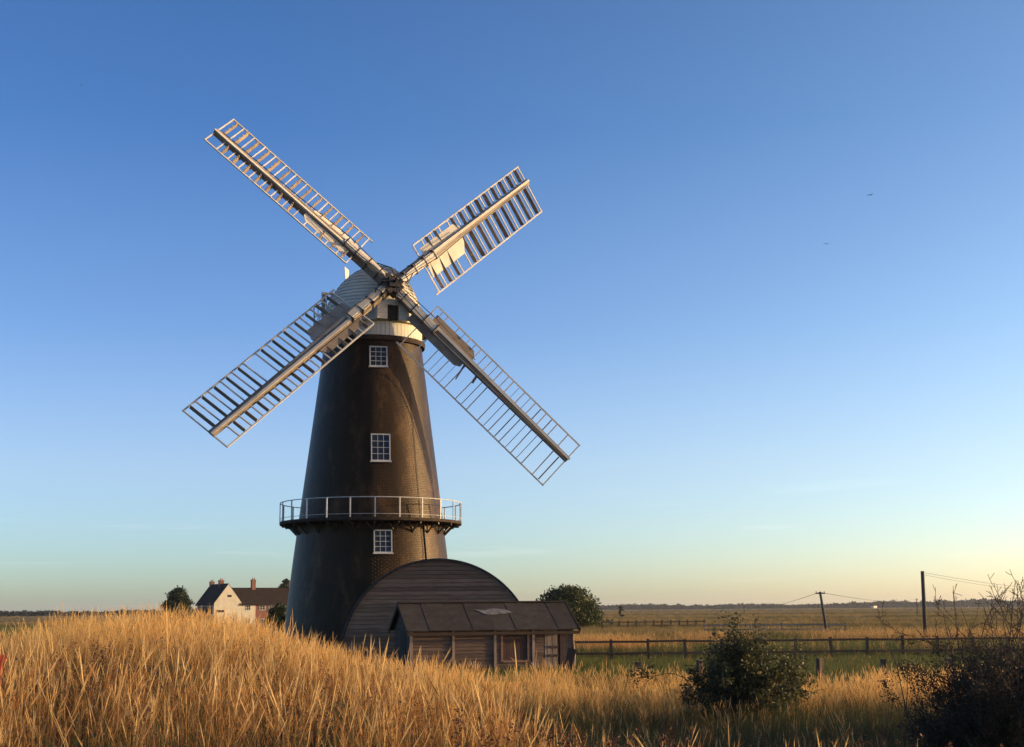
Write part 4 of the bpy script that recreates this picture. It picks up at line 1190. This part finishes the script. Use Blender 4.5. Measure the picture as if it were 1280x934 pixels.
def wedge(dens, y0, y1, margin, rg, x_lim=None):
    """random ground points in the viewed wedge between two distances"""
    W = .40 * y1 + margin
    n_ = int(dens * 2 * W * (y1 - y0))
    x = rg.uniform(-W, W, n_); y = rg.uniform(y0, y1, n_)
    k = np.abs(x) < .40 * y + margin
    return x[k], y[k]


def pnoise(x, y, s, ph):
    return (np.sin(x * s + ph + 1.7 * np.sin(y * s * .7 + ph)) + np.sin(y * s * 1.13 + 2.1 * ph + 1.3 * np.sin(x * s * .8)) + .6 * np.sin((x + y) * s * 2.3 + ph)) / 2.6


gr = np.random.default_rng(3)
X, Y = [], []
for d_, a, b in ((40, 8.3, 11), (32, 11, 16), (21, 16, 24), (15, 24, 32), (14, 32, 40.5)):
    x, y = wedge(d_, a, b, 2.0, gr); X.append(x); Y.append(y)
X = np.concatenate(X); Y = np.concatenate(Y)
edge = 39 + 1.2 * np.sin(X * .7) + .8 * np.sin(X * 1.9)
left = X < -5.5 - .0 * Y
k = (Y < edge) | left
bare = (np.hypot(X - bc.x, Y - BY) < .9)
X, Y = X[k & ~bare], Y[k & ~bare]
pn = pnoise(X, Y, .55, .8); pn2 = pnoise(X, Y, 1.3, 2.2)
Z = height(X, Y)
pn3 = pnoise(X + .3 * Y, Y * .8, 2.6, 4.4)
# rank of the stand: rough patches carry less straw, more weed
dip = (X > -1.5 - .0 * Y) & (Y > 11.5) & (Y < 30 + .8 * np.sin(X)) & (Z < .5)
straw = (pn + .35 * gr.normal(size=len(X)) > np.where(Y < 20, -.22, -.5)) & (pn3 > np.where(Y < 19, -.26, -.75)) & ~((X > .3) & (Y < 11.8) & (gr.random(len(X)) < .80)) & ~(dip & (gr.random(len(X)) < .80))
sc = np.clip(.86 + .10 * pn + gr.normal(0, 1, len(X)) * np.where(Y < 20, .13, .07), .45, 1.3)
sc = sc * np.where((X > 0) & (Y < 30), .74, 1.0) * np.where((X > -1) & (Y > 27), .86, 1.0)
far_sunlit = ((Y > 20) & (Z > .85)) | (Y > 29.5)
k = straw & ~far_sunlit
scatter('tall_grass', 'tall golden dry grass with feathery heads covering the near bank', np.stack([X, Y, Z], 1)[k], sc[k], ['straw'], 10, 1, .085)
k = straw & far_sunlit
scatter('sunlit_grass', 'gold grass coloured brighter as if sunlit on the bank crest and beyond the shaded dip', np.stack([X, Y, Z], 1)[k], sc[k], ['gold'], 9, 21, .08)
k = gr.random(len(X)) < np.where(dip, .9, np.where((pn < -.2) | (pn3 < -.24), .97, .5))
scatter('rough_undergrowth', 'short brown and green undergrowth between the golden stalks', np.stack([X + gr.normal(0, .1, len(X)), Y + gr.normal(0, .1, len(X)), Z], 1)[k], (.85 + .25 * gr.random(k.sum())), ['under', 'green'], 5, 2, .2)
k = ((pn2 > .5) & (Y < 24) & (X < 1) & (gr.random(len(X)) < .24)) | ((pn3 < -.5) & (Y < 24) & (gr.random(len(X)) < .35)) | ((pn < -.62) & (gr.random(len(X)) < .2) & (Y < 26))
scatter('dock_weeds', 'red brown dock weeds scattered through the golden grass', np.stack([X, Y, Z], 1)[k], (.75 + .3 * gr.random(k.sum())), ['dock'], 5, 3, .1)

# reed strips and rough grass farther back
def strip(n_, u0, u1, y0, y1, rg, clear=True):
    y = rg.uniform(y0, y1, n_); u = rg.uniform(u0, u1, n_) + rg.normal(0, 22, n_) + 25 * np.sin(y * 1.3); y = y + rg.normal(0, (y1 - y0) * .12, n_); x = (u - 640) / F_PX * y
    return np.stack([x, y, height(x, y)], 1)


gr2 = np.random.default_rng(17)
P = np.concatenate([strip(1100, 705, 790, 84, 94, gr2), strip(420, 865, 905, 94, 102, gr2), strip(1300, 1010, 1330, 98, 108, gr2), strip(300, 640, 1330, 71.5, 75, gr2)])
scatter('reed_strip', 'gold reeds standing in strips behind the paddock fence', P, .6 + .3 * gr2.random(len(P)), ['straw'], 6, 5)
P = np.concatenate([strip(5200, 690, 1340, 71, 79, gr2), strip(2400, 690, 1010, 108, 122, gr2)])
scatter('rough_weeds', 'dark rough weeds along the ditch behind the paddock fence', P, .55 + .45 * gr2.random(len(P)), ['green', 'under'], 4, 6)
P = np.concatenate([strip(2500, 560, 1200, 41, 47, gr2)])
scatter('meadow_edge_grass', 'thin green and straw grass along the edge of the mown meadow', P, .5 + .25 * gr2.random(len(P)), ['green', 'under'], 4, 7)
x = gr2.uniform(-4.6, 3.4, 900); y = 52.3 + gr2.normal(0, .35, 900) + (x + 4) * .28
P = np.stack([x, y - .3, height(x, y)], 1)
scatter('shed_edge_grass', 'straggling grass along the foot of the low shed', P, .25 + .3 * gr2.random(len(P)), ['green'], 4, 8)

# the open marsh and the mown meadow, tufts that stand up into the low sun
def far_pts(n_, y0, y1, rg, x0=None, x1=None):
    y = np.sqrt(rg.uniform(0, 1, n_) * (y1 ** 2 - y0 ** 2) + y0 ** 2) if y1 / y0 < 4 else y0 * (y1 / y0) ** rg.uniform(0, 1, n_)
    x = rg.uniform(-.46, .46, n_) * y
    return x, y


x, y = far_pts(17000, 116, 1500, gr2)
pz = pnoise(x * .6, y, .035, 1.1) + .5 * pnoise(x * .5, y * 1.6, .011, 3.0)
keep = (np.hypot(x - AX.x, y - AX.y) > 8)
P = np.stack([x, y, height(x, y)], 1)
k = keep & (pz > -.1)
scatter('marsh_grass', 'olive gold rough grass covering the open marsh', P[k], (.55 + .35 * gr2.random(k.sum())) * np.interp(y[k], [116, 1500], [.8, 1.3]), ['marsh'], 5, 9, .1)
k = keep & (pz <= -.1)
scatter('marsh_rush', 'darker green rush patches across the open marsh', P[k], (.55 + .35 * gr2.random(k.sum())) * np.interp(y[k], [116, 1500], [.8, 1.3]), ['rush'], 5, 10, .1)
xl = gr2.uniform(-.46, -.2, 2600); yl = gr2.uniform(105, 300, 2600); xl = xl * yl
scatter('pasture_grass', 'green pasture beyond the bank on the left', np.stack([xl, yl, height(xl, yl)], 1), .8 + .4 * gr2.random(len(xl)), ['turf'], 4, 14, .1)
x = gr2.uniform(-60, 45, 26000); y = gr2.uniform(42, 116, 26000)
k = (np.abs(x) < .43 * y + 3) & (np.hypot(x - AX.x, y - AX.y) > 4.6)
th_ = np.array([math.cos(TH), math.sin(TH)])
lx = (x - SHX) * th_[0] + (y - SHY) * th_[1]; ly = -(x - SHX) * th_[1] + (y - SHY) * th_[0]
k &= ~((lx > -.3) & (lx < SL + .3) & (ly > -.2) & (ly < SD + .2)) & ~((np.abs(x - HCX) < HR + .3) & (y > HY - .2) & (y < HY + HL + .2))
x, y = x[k], y[k]
scatter('meadow_grass', 'short green grass of the meadow behind the mill', np.stack([x, y, height(x, y)], 1), .22 + .16 * gr2.random(len(x)), ['turf'], 5, 12, .1)

x = gr2.uniform(-30, 32, 900); y = gr2.uniform(46, 70, 900)
k = (np.abs(x) < .42 * y + 2) & (np.hypot(x - AX.x, y - AX.y) > 4.8) & (x > 3.2) & (pnoise(x, y, .5, 1.) > .0)
scatter('meadow_tufts', 'stray brown tufts standing in the green meadow', np.stack([x, y, height(x, y)], 1)[k], .3 + .35 * gr2.random(k.sum()), ['under', 'straw'], 4, 15, .12)

# ------------------------------------------------------------------ small things
q = at(2, 820, 15); g0 = float(height(q.x, q.y))
ob = thing('plastic_barrier', 'orange plastic barrier half hidden in the grass at the left edge', 'barrier', (q.x, q.y, g0), R(12))
zt = q.z - g0
MB().box(-1.5, .06, -.04, .04, zt - .06, zt + .01).build('top_rail', M['orange'], ob)
MB().box(-1.44, .0, -.02, .02, zt - .5, zt - .3).build('lower_panel', M['orange'], ob)
for x_ in (-1.47, -.02): MB().box(x_ - .03, x_ + .03, -.03, .03, -.05, zt - .062).build('leg', M['orange'], ob)
for i, (u, v_, Y, lab) in enumerate(((1088, 244, 90, 'small dark bird flying high right of the sails'), (1033, 305, 110, 'small dark bird flying lower right of the sails'), (101, 107, 210, 'tiny dark bird flying near the top left of the sky'))):
    b = thing('bird', lab, 'bird', at(u, v_, Y), R(40 + 50 * i), 'birds in the sky')
    MB().tube([(-.14, 0, 0), (-.06, 0, .0), (.03, 0, .01), (.10, 0, .02), (.14, 0, .02)], [.006, .028, .034, .022, .008], 7).add([(-.14, .0, 0), (-.24, .04, 0), (-.25, 0, 0), (-.24, -.04, 0)], [(0, 1, 2, 3)]).build('body', M['bird'], b)
    for s_ in (-1, 1):
        MB().add([(.06, s_ * .02, .01), (-.03, s_ * .02, .01), (-.03, s_ * .15, .06), (.05, s_ * .15, .06), (-.06, s_ * .30, .03), (-.03, s_ * .30, .03)], [(0, 1, 2, 3), (3, 2, 4, 5)]).build('wing', M['bird'], b)

# ------------------------------------------------------------------ evening haze lying over the marsh
hm = bpy.data.materials.new('evening_haze'); hm.use_nodes = True
hn, hl2 = hm.node_tree.nodes, hm.node_tree.links
hn.remove(hn['Principled BSDF'])
pv = hn.new('ShaderNodeVolumePrincipled'); pv.inputs['Color'].default_value = (0.86, 0.90, 0.95, 1); pv.inputs['Density'].default_value = HAZE
pv.inputs['Anisotropy'].default_value = 0.3
hl2.new(pv.outputs[0], hn['Material Output'].inputs['Volume'])
hz = MB().box(-5100, 5100, -1600, 7100, -2.2, 34).build('haze', hm)
hz['kind'] = 'stuff'; hz['label'] = 'thin evening haze lying over the whole marsh'; hz['category'] = 'haze'
